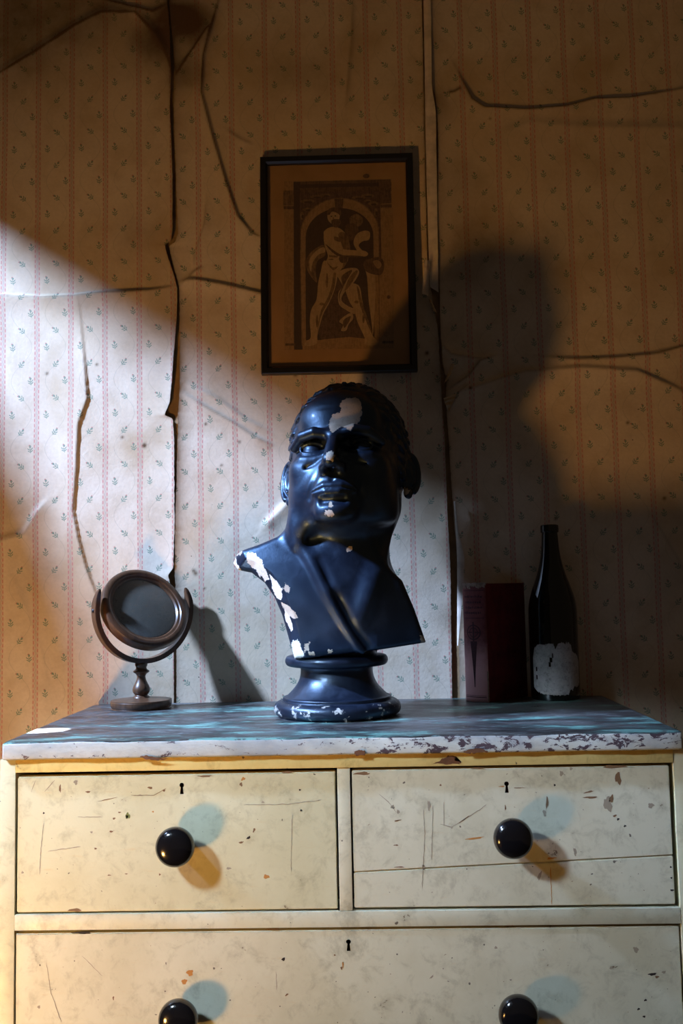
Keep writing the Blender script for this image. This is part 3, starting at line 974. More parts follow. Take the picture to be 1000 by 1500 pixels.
def poly_sdf(x, z, P):
    """signed distance to a polygon in the xz plane (negative inside)"""
    d = np.full(np.broadcast(x, z).shape, 1e9); s = np.ones_like(d)
    n = len(P)
    for i in range(n):
        a, b = P[i], P[i - 1]
        ex, ez = b[0] - a[0], b[1] - a[1]
        wx, wz = x - a[0], z - a[1]
        t = np.clip((wx * ex + wz * ez) / (ex * ex + ez * ez), 0, 1)
        bx, bz = wx - ex * t, wz - ez * t
        d = np.minimum(d, bx * bx + bz * bz)
        c1, c2, c3 = z >= a[1], z < b[1], ex * wz > ez * wx
        fl_ = (c1 & c2 & c3) | (~c1 & ~c2 & ~c3)
        s = np.where(fl_, -s, s)
    return s * np.sqrt(d)


def rotm(ax, a):
    return np.array(Matrix.Rotation(a, 3, ax))


BH = 0.0018
fd = Field((-0.222, -0.372, TZ + 0.095), (0.172, -0.07, TZ + 0.635), BH)
# shoulders and chest, cut off at arms and bottom
TP = [at(a, b, y)[[0, 2]] for a, b, y in [
    (339, 822, -.25), (344, 810, -.25), (353, 804, -.25), (380, 795, -.25), (406, 784, -.25), (426, 770, -.25), (470, 750, -.25), (540, 790, -.25), (563, 824, -.25), (588, 848, -.25),
    (606, 890, -.25), (623, 938, -.25), (552, 949, -.28), (480, 957, -.29), (430, 963, -.29), (423, 940, -.29), (411, 898, -.29), (400, 873, -.29), (385, 851, -.285), (366, 836, -.27), (347, 832, -.25)]]
LEFT_CUT = [at(a, b, -.27)[[0, 2]] for a, b in [(336, 812), (344, 832), (366, 838), (385, 852), (400, 873), (411, 898), (423, 940), (430, 965)]]


def seg_dist(x, z, P):
    d = np.full(np.broadcast(x, z).shape, 1e9)
    for i in range(len(P) - 1):
        a, b = P[i], P[i + 1]
        ex, ez = b[0] - a[0], b[1] - a[1]
        t = np.clip(((x - a[0]) * ex + (z - a[1]) * ez) / (ex * ex + ez * ez), 0, 1)
        d = np.minimum(d, np.hypot(x - a[0] - t * ex, z - a[1] - t * ez))
    return d


def chest_front(x, z, bevel=True):
    zz = z - TZ
    y = -0.300 + 1.05 * (x + 0.02) ** 2 + 1.7 * np.maximum(zz - 0.18, 0) ** 2 + 0.10 * np.maximum(x - 0.06, 0)
    if bevel:
        y = y + np.maximum(0.024 - seg_dist(x, z, LEFT_CUT), 0) * 0.95
    return y


zi = int(np.searchsorted(fd.ax[2], TZ + 0.36))
gx, gz = fd.ax[0][:, None], fd.ax[2][None, :zi]
P2 = poly_sdf(gx, gz, TP).astype(np.float32); yf = chest_front(gx, gz).astype(np.float32)
gy = fd.ax[1][None, :, None]
dT = smax(smax(P2[:, None, :], (yf[:, None, :] - gy) * 0.85, 0.010), gy + 0.125, 0.02)
fd.F[:, :, :zi] = np.minimum(fd.F[:, :, :zi], dT)
Z = lambda x, y, z: (x, y, TZ + z)
fd.cap(Z(-0.002, -0.200, 0.19), Z(0.008, -0.180, 0.40), 0.080, 0.088, 0.03)
fd.cap(Z(-0.010, -0.235, 0.16), Z(0.0, -0.215, 0.34), 0.048, 0.060, 0.03)
fd.cap(Z(0.0, -0.19, 0.105), Z(0.0, -0.19, 0.14), 0.06, 0.06, 0.01)


def on_front(px, py, off=0.0, y=-0.285):
    for _ in range(3):
        p = at(px, py, y)
        y = float(chest_front(p[0], p[2], False)) - off
    return tuple(p)


def on_field(px, py, off=0.0):
    """first point of the surface along the sight line, pushed off a little"""
    best = None
    for y in np.arange(-0.37, -0.08, 0.0012):
        p = at(px, py, y)
        i = [int(round((p[k] - fd.ax[k][0]) / BH)) for k in range(3)]
        if all(0 <= i[k] < fd.F.shape[k] for k in range(3)) and fd.F[tuple(i)] < 0:
            best = p; break
    if best is None:
        best = at(px, py, -0.25)
    return (best[0], best[1] - off, best[2])


# the cloak's border: a flat band falling from the shoulder into a point
INNER = [(438, 796), (444, 804), (453, 816), (466, 838), (476, 862), (492, 893), (510, 922), (530, 950)]
OUTER = [(402, 784), (408, 800), (424, 818), (440, 842), (454, 868), (474, 898), (498, 926), (522, 952)]


def surf_line(pts, off, deg=3, n=16):
    """smooth line lying on the surface"""
    t0 = np.linspace(0, 1, len(pts)); t = np.linspace(0, 1, n)
    q = np.array([on_field(np.interp(u, t0, [p[0] for p in pts]), np.interp(u, t0, [p[1] for p in pts]), off) for u in t])
    q = np.stack([np.polyval(np.polyfit(t, q[:, k], deg), t) for k in range(3)], -1)
    return [tuple(v) for v in q]


gi = surf_line([(a + 8, b - 4) for a, b in INNER], 0.003)
ri = surf_line(INNER, 0.001)
st_ = [tuple(at(424, 776, -.175)), tuple(at(425, 777, -.20)), tuple(at(431, 785, -.235))]
fd.line(gi[5:], list(np.linspace(.007, .004, 11)), 0.014, '-')
fd.line(st_ + ri, [.008, .009, .0095] + list(np.linspace(.0090, .003, 16)), 0.011)
fd.line(surf_line([(438, 735), (450, 775), (468, 820), (486, 860)], -0.0120, 3), list(np.linspace(.014, .011, 16)), 0.022)     # cords of the neck
fd.line(surf_line([(566, 745), (556, 800), (540, 860), (526, 910)], -0.0125, 3), list(np.linspace(.016, .012, 16)), 0.02)

# head: a heavy Roman face thrown back and turned a little aside
HO = at(509, 687, -0.200)
HR = rotm('Z', math.radians(-9.5)) @ rotm('Y', math.radians(-1.5)) @ rotm('X', math.radians(-14))
fd.frame(HO, HR)
fd.ell((0, .020, .040), (.1040, .1285, .1235), .01)
fd.ell((0, -.034, -.036), (.0880, .0900, .103), .03)
fd.ell((0, .03, -.05), (.088, .085, .075), .03)
for s in (-1, 1):
    fd.ell((s * .050, -.050, -.066), (.040, .048, .052), .03)         # cheeks
    fd.ell((s * .056, -.080, -.026), (.028, .026, .022), .022)        # cheek bones
    fd.ell((s * .060, -.026, -.092), (.029, .042, .026), .024)        # jaw corners
fd.ell((0, -.058, -.110), (.056, .052, .024), .02)                    # under the chin
fd.ell((0, -.102, -.078), (.044, .032, .040), .022)                   # muzzle
fd.ell((0, -.108, -.1165), (.034, .023, .020), .016)                  # chin
for s in (-1, 1):                                                     # the edge of the jaw
    fd.line([(0, -.098, -.158), (s * .030, -.088, -.154), (s * .056, -.060, -.145), (s * .086, -.010, -.120)], [.017, .015, .009, .003], .018, '-')
fd.ell((0, -.082, .070), (.064, .028, .040), .03)                     # forehead
for s in (-1, 1):
    ex = s * .0415
    fd.ell((ex - s * .002, -.1195, .003), (.0255, .0190, .0150), .013, '-')   # eye sockets
    fd.line([(s * .011, -.1220, .0205), (s * .034, -.1245, .0245), (s * .058, -.1145, .0225), (s * .078, -.092, .012)], [.0085, .0100, .0095, .0070], .012)   # brows
    ec = np.array((ex, -.0935, .001))
    fd.ell(ec, (.0190, .0180, .0165), .003)
    up, dn = [], []
    for i in range(11):
        t = PI * i / 10
        cx, czu, czd = math.cos(t) * .0210, .0035 + .0075 * math.sin(t), -.0005 - .0085 * math.sin(t)
        if s < 0: cx = -cx
        for lst, cz in ((up, czu), (dn, czd)):
            yy = -math.sqrt(max(.0205 ** 2 - cx * cx * 0.72 - cz * cz, 1e-6))
            lst.append(tuple(ec + np.array((cx, yy * 0.93, cz))))
    fd.line(up, .0030, .0025); fd.line(dn, .0021, .0025)
    fd.line([tuple(np.array(p) + (0, .0005, .0056)) for p in up[1:-1]], .0014, .004, '-')
    fd.line([tuple(ec + np.array((q, -.0170 + abs(q) * .30, -.0165 - .003 * math.cos(q * 80)))) for q in (-.018, -.007, .007, .018)], .0040, .010)   # bags
    fd.line([(s * .020, -.1215, -.020), (s * .036, -.1185, -.030), (s * .052, -.1085, -.034)], .0008, .008, '-')
fd.line([(-.034, -.1185, .058), (0, -.1225, .055), (.034, -.1185, .058)], .0015, .006, '-')
fd.line([(-.034, -.1150, .076), (0, -.1190, .073), (.034, -.1150, .076)], .0013, .006, '-')
fd.line([(-.007, -.131, .036), (-.006, -.129, .022)], .0016, .004, '-'); fd.line([(.007, -.131, .036), (.006, -.129, .022)], .0016, .004, '-')
fd.line([(0, -.1175, .026), (0, -.1275, .006), (0, -.1420, -.016), (0, -.1510, -.036)], [.0105, .0098, .0112, .0125], .010)     # nose
fd.ell((0, -.1545, -.0410), (.0125, .0115, .0110), .006)
for s in (-1, 1):
    fd.ell((s * .0150, -.1335, -.0470), (.0085, .0150, .0085), .011)
    fd.ell((s * .0080, -.1430, -.0560), (.0036, .0065, .0030), .003, '-')
    fd.line([(s * .0265, -.1310, -.0440), (s * .036, -.1270, -.064), (s * .046, -.1130, -.090)], .0026, .010, '-')       # smile lines
    fd.line([(s * .0385, -.1230, -.094), (s * .044, -.1150, -.106)], .0022, .009, '-')
fd.line([(0, -.1365, -.060), (0, -.1350, -.070)], .0030, .006, '-')      # philtrum
fd.line([(-.037, -.1205, -.0830), (-.015, -.1325, -.0762), (0, -.1340, -.0775), (.015, -.1325, -.0762), (.037, -.1205, -.0830)], [.0025, .0042, .0040, .0042, .0025], .006)
fd.line([(-.030, -.1215, -.0862), (-.011, -.1315, -.0876), (.011, -.1315, -.0876), (.030, -.1215, -.0862)], [.0028, .0056, .0056, .0028], .007)
fd.line([(-.030, -.1195, -.0828), (-.013, -.1285, -.0815), (.013, -.1285, -.0815), (.030, -.1195, -.0828)], .0060, .004)
fd.line([(-.041, -.1205, -.0845), (-.016, -.1365, -.0820), (0, -.1385, -.0828), (.016, -.1365, -.0820), (.041, -.1205, -.0845)], .0012, .002, '-')
fd.line([(-.018, -.1270, -.1020), (0, -.1300, -.1030), (.018, -.1270, -.1020)], .0038, .010, '-')


# hair: short locks combed forward
def hair(d, x, y, z):
    az = np.arctan2(x, -(y - .02)); el = np.arctan2(z - .02, np.hypot(x, y - .02))
    v = el * 6.2 + 0.35 * np.sin(az * 5)
    row = np.floor(v); fr = v - row
    u = az * 10 + row * 1.7 + 1.3 * np.sin(v * 1.6 + az * 3)
    lock = np.abs(np.sin(u)) ** 0.7 * (1 - 0.7 * fr ** 2)
    strands = 0.5 + 0.5 * np.sin(u * 6 + 2.2 * np.sin(v * 3))
    d = d - 0.0056 * lock - 0.0009 * strands * lock
    front = (y + .046 + 0.30 * z + 0.004 * np.sin(el * 24 + x * 40)) * 0.9
    keep = np.minimum(front, (z + .085))
    return smax(d, -keep, .005)


fd.ell((0, .021, .041), (.1065, .1305, .1255), .003, '+', fn=hair)
for (dx_, dz_) in ((-.030, .112), (-.019, .117), (-.008, .120)):    # the curl over the forehead
    y_ = .020 - .1285 * math.sqrt(max(0, 1 - (dx_ / .104) ** 2 - ((dz_ - .04) / .1235) ** 2)) - .001
    fd.line([(dx_ - .006, y_ + .022, dz_ + .016), (dx_ - .003, y_ + .006, dz_ + .006), (dx_ + .004, y_ - .005, dz_ - .008), (dx_ + .011, y_ - .008, dz_ - .014), (dx_ + .014, y_ - .006, dz_ - .006)], [.0045, .0052, .0050, .0040, .0030], .003)
for s in (-1, 1):
    for i in range(5):                                # locks at the temples
        z_ = .058 - i * .018
        y_ = -.046 - .30 * z_ + .006
        e_ = 1 - ((y_ - .02) / .1285) ** 2 - ((z_ - .04) / .1235) ** 2
        x_ = s * (.104 * math.sqrt(max(e_, .3)) - .003)
        fd.line([(x_ + s * .006, y_ + .024, z_ + .008), (x_ + s * .003, y_ + .006, z_ + .002), (x_ - s * .004, y_ - .010, z_ - .008)], [.0070, .0062, .0030], .005)
    b = np.array((s * .72, .69, 0.0)) if s < 0 else np.array((s * .62, .78, 0.0))
    nrm = np.array((s * b[1], -s * b[0], 0.0)); upv = np.array((0, 0.10, .995)); ecn = np.array((s * (.1035 if s < 0 else .1015), .012, -.010))
    fd.ell(ecn + b * .010, (.0065, .020, .038), .006, rot=(nrm, b, upv))
    ring = [tuple(ecn + b * (.012 + .0195 * math.cos(t)) + upv * (.002 + .0375 * math.sin(t)) + nrm * .004) for t in np.linspace(-1.15, 3.5, 18)]
    fd.line(ring, [.0052] * 18, .003)
    ring2 = [tuple(ecn + b * (.010 + .011 * math.cos(t)) + upv * (.002 + .022 * math.sin(t)) + nrm * .005) for t in np.linspace(-1.3, 1.9, 10)]
    fd.line(ring2, .0034, .003)
    fd.ell(ecn + b * .002 + upv * -.004 + nrm * .010, (.008, .008, .012), .005, '-', rot=(nrm, b, upv))
    fd.ell(ecn + b * .006 + upv * -.038 + nrm * .003, (.0065, .0095, .0105), .005, rot=(nrm, b, upv))
    fd.ell(ecn + b * -.008 + upv * -.004 + nrm * .004, (.006, .006, .009), .005, rot=(nrm, b, upv))

fd.frame((0, 0, 0), np.eye(3))
fd.ell(on_field(446, 782, -0.006), (.022, .016, .022), .03)
fd.ell(on_field(440, 772, -0.006), (.018, .016, .020), .03)
BV, BQ = fd.mesh()
BUST_O = np.array([-0.012, -0.205, TZ])


def bust_material():
    M = Mat('black_painted_plaster', (0.010, 0.012, 0.020), 0.30, 1.0, coat=0.08, coat_rough=0.14)
    vec = M.coords()
    n = M.noise(vec, 110, 5, 0.7)
    n2 = M.noise(vec, 420, 3, 0.6)
    f = (X(M.attr('chip').outputs['Fac']) + (n - 0.5) * 1.2).step(0.47, 0.53)
    tone = X(M.attr('tone').outputs['Fac'])
    chipc = M.mix(tone, (0.80, 0.76, 0.66), (0.42, 0.31, 0.20))
    chipc = M.mix(n2.step(0.5, 0.75) * 0.5, chipc, (0.25, 0.18, 0.12))
    wear = M.noise(vec, 26, 6, 0.7)
    blk = M.mix(wear.step(0.45, 0.75) * 0.6, (0.0055, 0.0090, 0.022), (0.013, 0.021, 0.046))
    M.color(M.mix(f, blk, chipc))
    M.b.inputs['Specular Tint'].default_value = (0.42, 0.68, 1.0, 1); M.b.inputs['Coat Tint'].default_value = (1, 1, 1, 1)
    M.rough(wear.step(0.3, 0.75, 0.34, 0.50) + f * 0.40)
    M.bump(n * 0.35 + wear * 0.8 - f * 0.9, 0.0012, 0.5)
    return M.m


BUSTM = bust_material()
bust = thing('portrait_bust', (-0.0108, BUST_O[1] - 0.032, TZ), 'chipped glossy black plaster bust of a heavy-faced man on a round socle', 'bust')
bust.scale = (0.985, 0.985, 0.985)
fig = mesh_obj('head_and_shoulders', BV - BUST_O, BQ, BUSTM, bust, smooth=True)
nr = np.zeros(len(fig.data.vertices) * 3, np.float32); fig.data.vertices.foreach_get('normal', nr); nr = nr.reshape(-1, 3)
chip = np.zeros(len(BV)); tone = np.zeros(len(BV))
CHIPS = [  # outline in the photograph, depth, plaster tone, front only
    ([(497, 590), (500, 582), (508, 577), (520, 577), (528, 584), (530, 596), (529, 606), (524, 616), (518, 624), (514, 632), (508, 630), (500, 624), (493, 631), (486, 636), (482, 626), (481, 614), (486, 605), (496, 602), (499, 598)], -.305, .75, .1),
    ([(478, 662), (486, 660), (490, 668), (487, 676), (479, 674)], -.345, .35, .1),
    ([(478, 747), (486, 746), (490, 754), (483, 757), (477, 754)], -.32, .5, .0),
    ([(481, 734), (486, 733), (489, 741), (483, 743)], -.325, .8, .1),
    ([(336, 818), (344, 810), (348, 824), (356, 838), (350, 842), (338, 834)], -.24, 0, -1),
    ([(361, 806), (374, 808), (384, 818), (391, 832), (395, 846), (388, 850), (376, 834), (363, 822)], -.26, 0, -1),
    ([(395, 838), (405, 847), (413, 858), (416, 872), (408, 878), (400, 862)], -.27, 0, -1),
    ([(418, 850), (425, 858), (424, 866), (416, 860)], -.28, .7, -1),
    ([(412, 880), (422, 884), (432, 892), (438, 902), (428, 902), (420, 896)], -.28, .75, -1),
    ([(416, 884), (424, 900), (431, 918), (427, 922), (418, 904)], -.28, .2, -1),
    ([(426, 938), (436, 934), (442, 944), (446, 958), (438, 964), (428, 964)], -.29, 0, -1),
    ([(447, 940), (455, 936), (452, 948), (445, 954)], -.295, .75, -1),
    ([(612, 922), (621, 930), (624, 941), (614, 942)], -.22, .8, -1),
    ([(584, 718), (592, 714), (600, 718), (594, 726), (586, 727)], -.2, .7, -1),
    ([(340, 806), (352, 802), (356, 808), (346, 812)], -.25, .9, -1),
    ([(506, 800), (514, 796), (516, 803), (508, 806)], -.30, .9, 0),
    ([(452, 952), (462, 950), (460, 956), (452, 957)], -.30, .6, -1), ([(480, 949), (486, 948), (487, 953), (480, 954)], -.30, .6, -1)]
for pts, y, tn, mn in CHIPS:
    P = [at(a, b, y)[[0, 2]] for a, b in pts]
    d = poly_sdf(BV[:, 0], BV[:, 2], P)
    g = np.clip(0.5 - d / 0.010 + 0.10 * np.sin(BV[:, 0] * 900 + 3 * np.sin(BV[:, 2] * 500)) * np.sin(BV[:, 2] * 800), 0, 1.1)
    g[(BV[:, 1] > y + 0.05)] = 0
    k = g > chip
    chip[k] = g[k]; tone[k] = tn
for nm, arr in (('chip', chip), ('tone', tone)):
    a_ = fig.data.attributes.new(nm, 'FLOAT', 'POINT'); a_.data.foreach_set('value', arr.astype(np.float32))


def socle_material():
    M = Mat('black_painted_socle', (0.010, 0.012, 0.020), 0.34, 0.9)
    vec = M.coords()
    sep = M.nt.nodes.new('ShaderNodeSeparateXYZ'); M.nt.links.new(vec, sep.inputs[0])
    low = X(sep.outputs[2]).step(0.024, 0.034, 0.085, -0.06)
    n = M.noise(vec, 42, 6, 0.7)
    n2 = M.noise(vec, 300, 3, 0.6)
    f = (n + low).step(0.645, 0.665)
    wear = M.noise(vec, 20, 6, 0.7)
    blk = M.mix(wear.step(0.4, 0.75) * 0.8, (0.004, 0.006, 0.014), (0.014, 0.021, 0.042))
    M.color(M.mix(f, blk, M.mix(n2, (0.62, 0.58, 0.50), (0.22, 0.20, 0.2))))
    M.b.inputs['Specular Tint'].default_value = (0.55, 0.74, 1.0, 1)
    M.rough(wear.step(0.3, 0.75, 0.3, 0.5) + f * 0.4)
    M.bump(wear - f * 0.8, 0.0015, 0.5)
    return M.m


lathe('socle', smooth_profile([(0.0005, 0.0), (0.098, 0.0), (0.104, 0.001), (0.1105, 0.006), (0.1125, 0.0135), (0.1105, 0.021), (0.104, 0.0262), (0.0985, 0.0275), (0.0965, 0.0280), (0.0962, 0.0320), (0.0945, 0.0335),
                               (0.0905, 0.0345), (0.080, 0.044), (0.0715, 0.0545), (0.0660, 0.066), (0.0640, 0.078), (0.0655, 0.0850), (0.0700, 0.0862), (0.0830, 0.0868), (0.0890, 0.0895), (0.0915, 0.0960), (0.0890, 0.1030),
                               (0.0830, 0.1055), (0.0720, 0.1065), (0.070, 0.112), (0.066, 0.118), (0.0005, 0.118)], 4), socle_material(), bust, 96, 'z', 40)

# ------------------------------------------------------------------ shaving mirror on a turned stand
WOOD = None


def wood_material(name, a, b, rough=0.38):
    M = Mat(name, a, rough, 0.5, coat=0.22, coat_rough=0.2)
    vec = M.coords(scale=(1, 1, 0.18))
    n = M.noise(vec, 90, 6, 0.65, 0.8)
    M.color(M.mix(n.step(0.3, 0.72), a, b))
    M.bump(n, 0.0006, 0.35)
    return M.m


WOOD = wood_material('dark_mahogany', (0.125, 0.058, 0.028), (0.060, 0.028, 0.014))
MX = at(207, 1040, -0.090)
mir = thing('shaving_mirror', (MX[0], -0.090, TZ), 'dark wooden shaving mirror tilted in a yoke on a turned stand', 'mirror', math.radians(40))
lathe('base', smooth_profile([(0.0005, 0.0), (0.052, 0.0), (0.0550, 0.0015), (0.0572, 0.006), (0.0580, 0.0115), (0.0572, 0.0148), (0.0545, 0.0165), (0.030, 0.0185), (0.0175, 0.0200), (0.0005, 0.0200)], 4), WOOD, mir, 64)
lathe('baluster', smooth_profile([(0.0005, 0.0185), (0.0150, 0.0185), (0.0155, 0.0215), (0.0125, 0.0240), (0.0125, 0.0260), (0.0155, 0.0300), (0.0165, 0.0350), (0.0150, 0.0410), (0.0110, 0.0490), (0.0085, 0.0560), (0.0082, 0.0610), (0.0108, 0.0650),
                                  (0.0150, 0.0682), (0.0150, 0.0705), (0.0112, 0.0735), (0.0100, 0.0770), (0.0118, 0.0815), (0.0105, 0.0860), (0.0005, 0.0870)], 5), WOOD, mir, 48)
YC, YR = 0.1875, 0.1035          # pivot height and outer radius of the yoke


def arc_band(name, r0, r1, depth, a0, a1, n, mat, parent, cz, taper=0.0):
    vs, fs = [], []
    for i in range(n + 1):
        t = i / n; a = a0 + (a1 - a0) * t
        e = min(t, 1 - t) * n
        s = min(1.0, math.sqrt(max(e, 0.02) / 5)) if taper else 1.0
        rm, hw, hd = (r0 + r1) / 2, (r1 - r0) / 2 * (0.35 + 0.65 * s), depth / 2 * (0.15 + 0.85 * s)
        for (dr, dy) in ((-1, -1), (1, -1), (1, 1), (-1, 1)):
            rr = rm + dr * hw
            vs.append((rr * math.cos(a), dy * hd, cz + rr * math.sin(a)))
    for i in range(n):
        for k in range(4):
            l = (k + 1) % 4
            fs.append((i * 4 + k, i * 4 + l, i * 4 + 4 + l, i * 4 + 4 + k))
    fs += [(0, 3, 2, 1), (n * 4, n * 4 + 1, n * 4 + 2, n * 4 + 3)]
    bm = bmesh.new(); vv = [bm.verts.new(v) for v in vs]
    for f in fs: bm.faces.new([vv[i] for i in f])
    bmesh.ops.recalc_face_normals(bm, faces=bm.faces)
    es = [e for e in bm.edges if len(e.link_faces) == 2 and e.calc_face_angle(0) > 0.7]
    bmesh.ops.bevel(bm, geom=es, offset=0.0009, segments=2, affect='EDGES')
    return auto_smooth(bm_obj(name, bm, mat, parent), 35)


arc_band('yoke', YR - 0.0095, YR, 0.019, PI - 0.42 + 0.0, 2 * PI + 0.42, 72, WOOD, mir, YC, 1)
BRASS = Mat('dull_steel', (0.18, 0.18, 0.19), 0.35, metal=1.0).m
for s in (-1, 1):
    k = lathe('pivot_screw', [(0.0035, 0), (0.0035, 0.002), (0.002, 0.003), (0.0003, 0.0032)], BRASS, mir, 20)
    k.rotation_euler = (0, s * PI / 2, 0); k.location = (s * (YR - 0.0005), 0, YC)
MRr = 0.0862
tilt = math.radians(-31)
mf = lathe('mirror_frame', [(0.0005, -0.012), (MRr - 0.006, -0.012), (MRr - 0.001, -0.0105), (MRr, -0.008), (MRr, 0.006), (MRr - 0.0012, 0.009), (MRr - 0.004, 0.0108), (MRr - 0.010, 0.0115), (MRr - 0.013, 0.0105), (MRr - 0.0145, 0.0085), (MRr - 0.0155, 0.0082),
                            (MRr - 0.019, 0.0078), (MRr - 0.0215, 0.0045), (MRr - 0.0215, 0.0038), (0.0005, 0.0038)], WOOD, mir, 96, '-y', 32)
mf.location = (0, 0, YC); mf.rotation_euler = (tilt, 0, 0)
Mg = Mat('tarnished_mirror_glass', (0.34, 0.335, 0.31), 0.22, metal=0.2)
vec = Mg.coords(); nn = Mg.noise(vec, 60, 6, 0.7)
Mg.color(Mg.mix(nn.step(0.35, 0.75), (0.16, 0.155, 0.13), (0.12, 0.115, 0.098))); Mg.rough(nn.step(0.3, 0.7, 0.24, 0.38))
for c_ in mir.children:
    if c_.name.split('.')[0] in ('yoke', 'pivot_screw', 'mirror_frame'):
        c_.location.x += 0.006
gl = lathe('mirror_glass', [(0.0005, 0.0), (MRr - 0.0217, 0.0), (MRr - 0.0217, 0.0042), (MRr - 0.0240, 0.0047), (0.0005, 0.0049)], Mg.m, mf, 96, '-y', 20)

# ------------------------------------------------------------------ red book standing on end
def cloth(name, col, dark, lit_foot=False):
    M = Mat(name, col, 0.75, 0.25)
    vec = M.coords()
    n = M.noise(vec, 30, 5, 0.65)
    wv = M.noise(M.coords(scale=(1, 1, 1)), 900, 2)
    base = M.mix(n.step(0.35, 0.7), col, dark)
    if lit_foot:     # light on the lower spine, painted into the cloth colour as pink
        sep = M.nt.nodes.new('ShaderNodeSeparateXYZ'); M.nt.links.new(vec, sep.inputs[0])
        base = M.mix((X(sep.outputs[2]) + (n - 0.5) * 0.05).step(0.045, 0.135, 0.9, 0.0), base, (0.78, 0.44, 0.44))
    M.color(base); M.bump(wv * 0.4 + n, 0.0006, 0.5)
    return M.m


RED = cloth('dark_red_cloth', (0.165, 0.018, 0.022), (0.085, 0.010, 0.014))
SPINE = cloth('red_spine_lit_foot', (0.20, 0.055, 0.055), (0.13, 0.03, 0.035), True)
PAGES = simple('browned_pages', (0.55, 0.45, 0.30), 0.9, 0.1, 0.3, 200)
GILT = simple('dark_tooling', (0.07, 0.028, 0.035), 0.8, 0.2, 0.3, 300)
FRAY = simple('frayed_board', (0.42, 0.30, 0.24), 0.9, 0.1, 0.4, 200)
BL, BT, BHh = 0.132, 0.054, 0.2235      # length of cover, thickness, height
fc = at(715, 1031, -0.1005)
book = thing('book', (fc[0], -0.1005, TZ), 'thick dark red clothbound book standing upright with pink light painted on its lower spine', 'book', math.radians(47))
# local: x along the cover away from the spine, y into the book's thickness (+y = towards the left as seen)
for y0 in (0.0, BT - 0.003):
    box('cover_board', (0.003, y0, 0.0), (BL, y0 + 0.003, BHh), RED, book, 0.0008)
box('page_block', (0.004, 0.0032, 0.003), (BL - 0.004, BT - 0.0032, BHh - 0.004), PAGES, book, 0.001)
vs, fs = [], []
nS = 18
for (z) in np.linspace(0, BHh, 30):
    for j in range(nS + 1):
        t = j / nS
        fray = 0.0012 * math.sin(j * 2.1) * (1 if z > BHh - .004 else 0)
        vs.append((0.0035 - 0.0060 * math.sin(PI * t) ** 0.6, BT * t, z + fray + (0.0008 * math.sin(j * 1.3) if z in (0, BHh) and z > 0 else 0)))
for i in range(29):
    for j in range(nS):
        fs.append((i * (nS + 1) + j, i * (nS + 1) + j + 1, (i + 1) * (nS + 1) + j + 1, (i + 1) * (nS + 1) + j))
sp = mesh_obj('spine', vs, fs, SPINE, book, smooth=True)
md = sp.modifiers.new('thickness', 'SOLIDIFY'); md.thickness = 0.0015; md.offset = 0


def on_spine(shapes, name, mat):
    """flat tooling printed on the rounded spine: polygons in (t across, z up)"""
    V, F = [], []
    for P in shapes:
        s = len(V)
        for (t, z) in P:
            V.append((0.0035 - 0.0060 * math.sin(PI * min(max(t, .02), .98)) ** 0.6 - 0.0011, BT * t, z))
        F.append(tuple(range(s, s + len(P))))
    return mesh_obj(name, V, F, mat, sp)


def quad(t0, t1, z0, z1): return [(t0, z0), (t1, z0), (t1, z1), (t0, z1)]


def hband(z0, z1, a=.06, b=.94): return [quad(a + (b - a) * i / 10, a + (b - a) * (i + 1) / 10, z0, z1) for i in range(10)]


orn = []
cz, rt, rz = 0.131, 0.30, 0.0145
for i in range(32):
    a0, a1 = 2 * PI * i / 32, 2 * PI * (i + 1) / 32
    for (q0, q1) in ((0.86, 1.0), (0.52, 0.62)):
        orn.append([(.5 + rt * q0 * math.cos(a0), cz + rz * q0 * math.sin(a0)), (.5 + rt * q1 * math.cos(a0), cz + rz * q1 * math.sin(a0)), (.5 + rt * q1 * math.cos(a1), cz + rz * q1 * math.sin(a1)), (.5 + rt * q0 * math.cos(a1), cz + rz * q0 * math.sin(a1))])
orn += [quad(.47, .53, cz - rz * 1.3, cz + rz * 1.35), quad(.2, .35, cz - .001, cz + .001), quad(.35, .65, cz - .001, cz + .001), quad(.65, .8, cz - .001, cz + .001)]
for i in range(12):          # tapering stem below the rosette
    z1_, z0_ = 0.114 - i * 0.0072, 0.114 - (i + 1) * 0.0072
    w1, w0 = 0.13 * (1 - i / 12) ** 1.3 + .015, 0.13 * (1 - (i + 1) / 12) ** 1.3 + .015
    orn.append([(.5 - w0, z0_), (.5 + w0, z0_), (.5 + w1, z1_), (.5 - w1, z1_)])
orn += hband(0.0085, 0.0098) + hband(0.0115, 0.0122) + hband(0.2100, 0.2112) + hband(0.1575, 0.1585)
for r, z in enumerate((0.197, 0.186, 0.176, 0.166)):        # rubbed title lines, no longer legible
    t = .12 + .05 * (r % 2)
    while t < .86:
        w = random.uniform(.03, .07)
        orn.append(quad(t, t + w, z + random.uniform(-.0005, .0005), z + random.uniform(.0028, .0046)))
        t += w + random.uniform(.02, .04)
on_spine(orn, 'tooling', GILT)
# frayed joint and head
box('frayed_joint', (0.0005, -0.0004, 0.002), (0.0042, 0.0008, 0.058), FRAY, book, 0.0003)
fr = []
bm = bmesh.new()
for i in range(26):
    t = i / 25
    bm_box(bm, (0.001 - 0.005 * math.sin(PI * t), BT * t - .0012, BHh - random.uniform(.003, .010)), (0.003 - 0.0052 * math.sin(PI * t), BT * t + .0012, BHh + random.uniform(.0002, .0022)))
bm_obj('frayed_head', bm, FRAY, book)

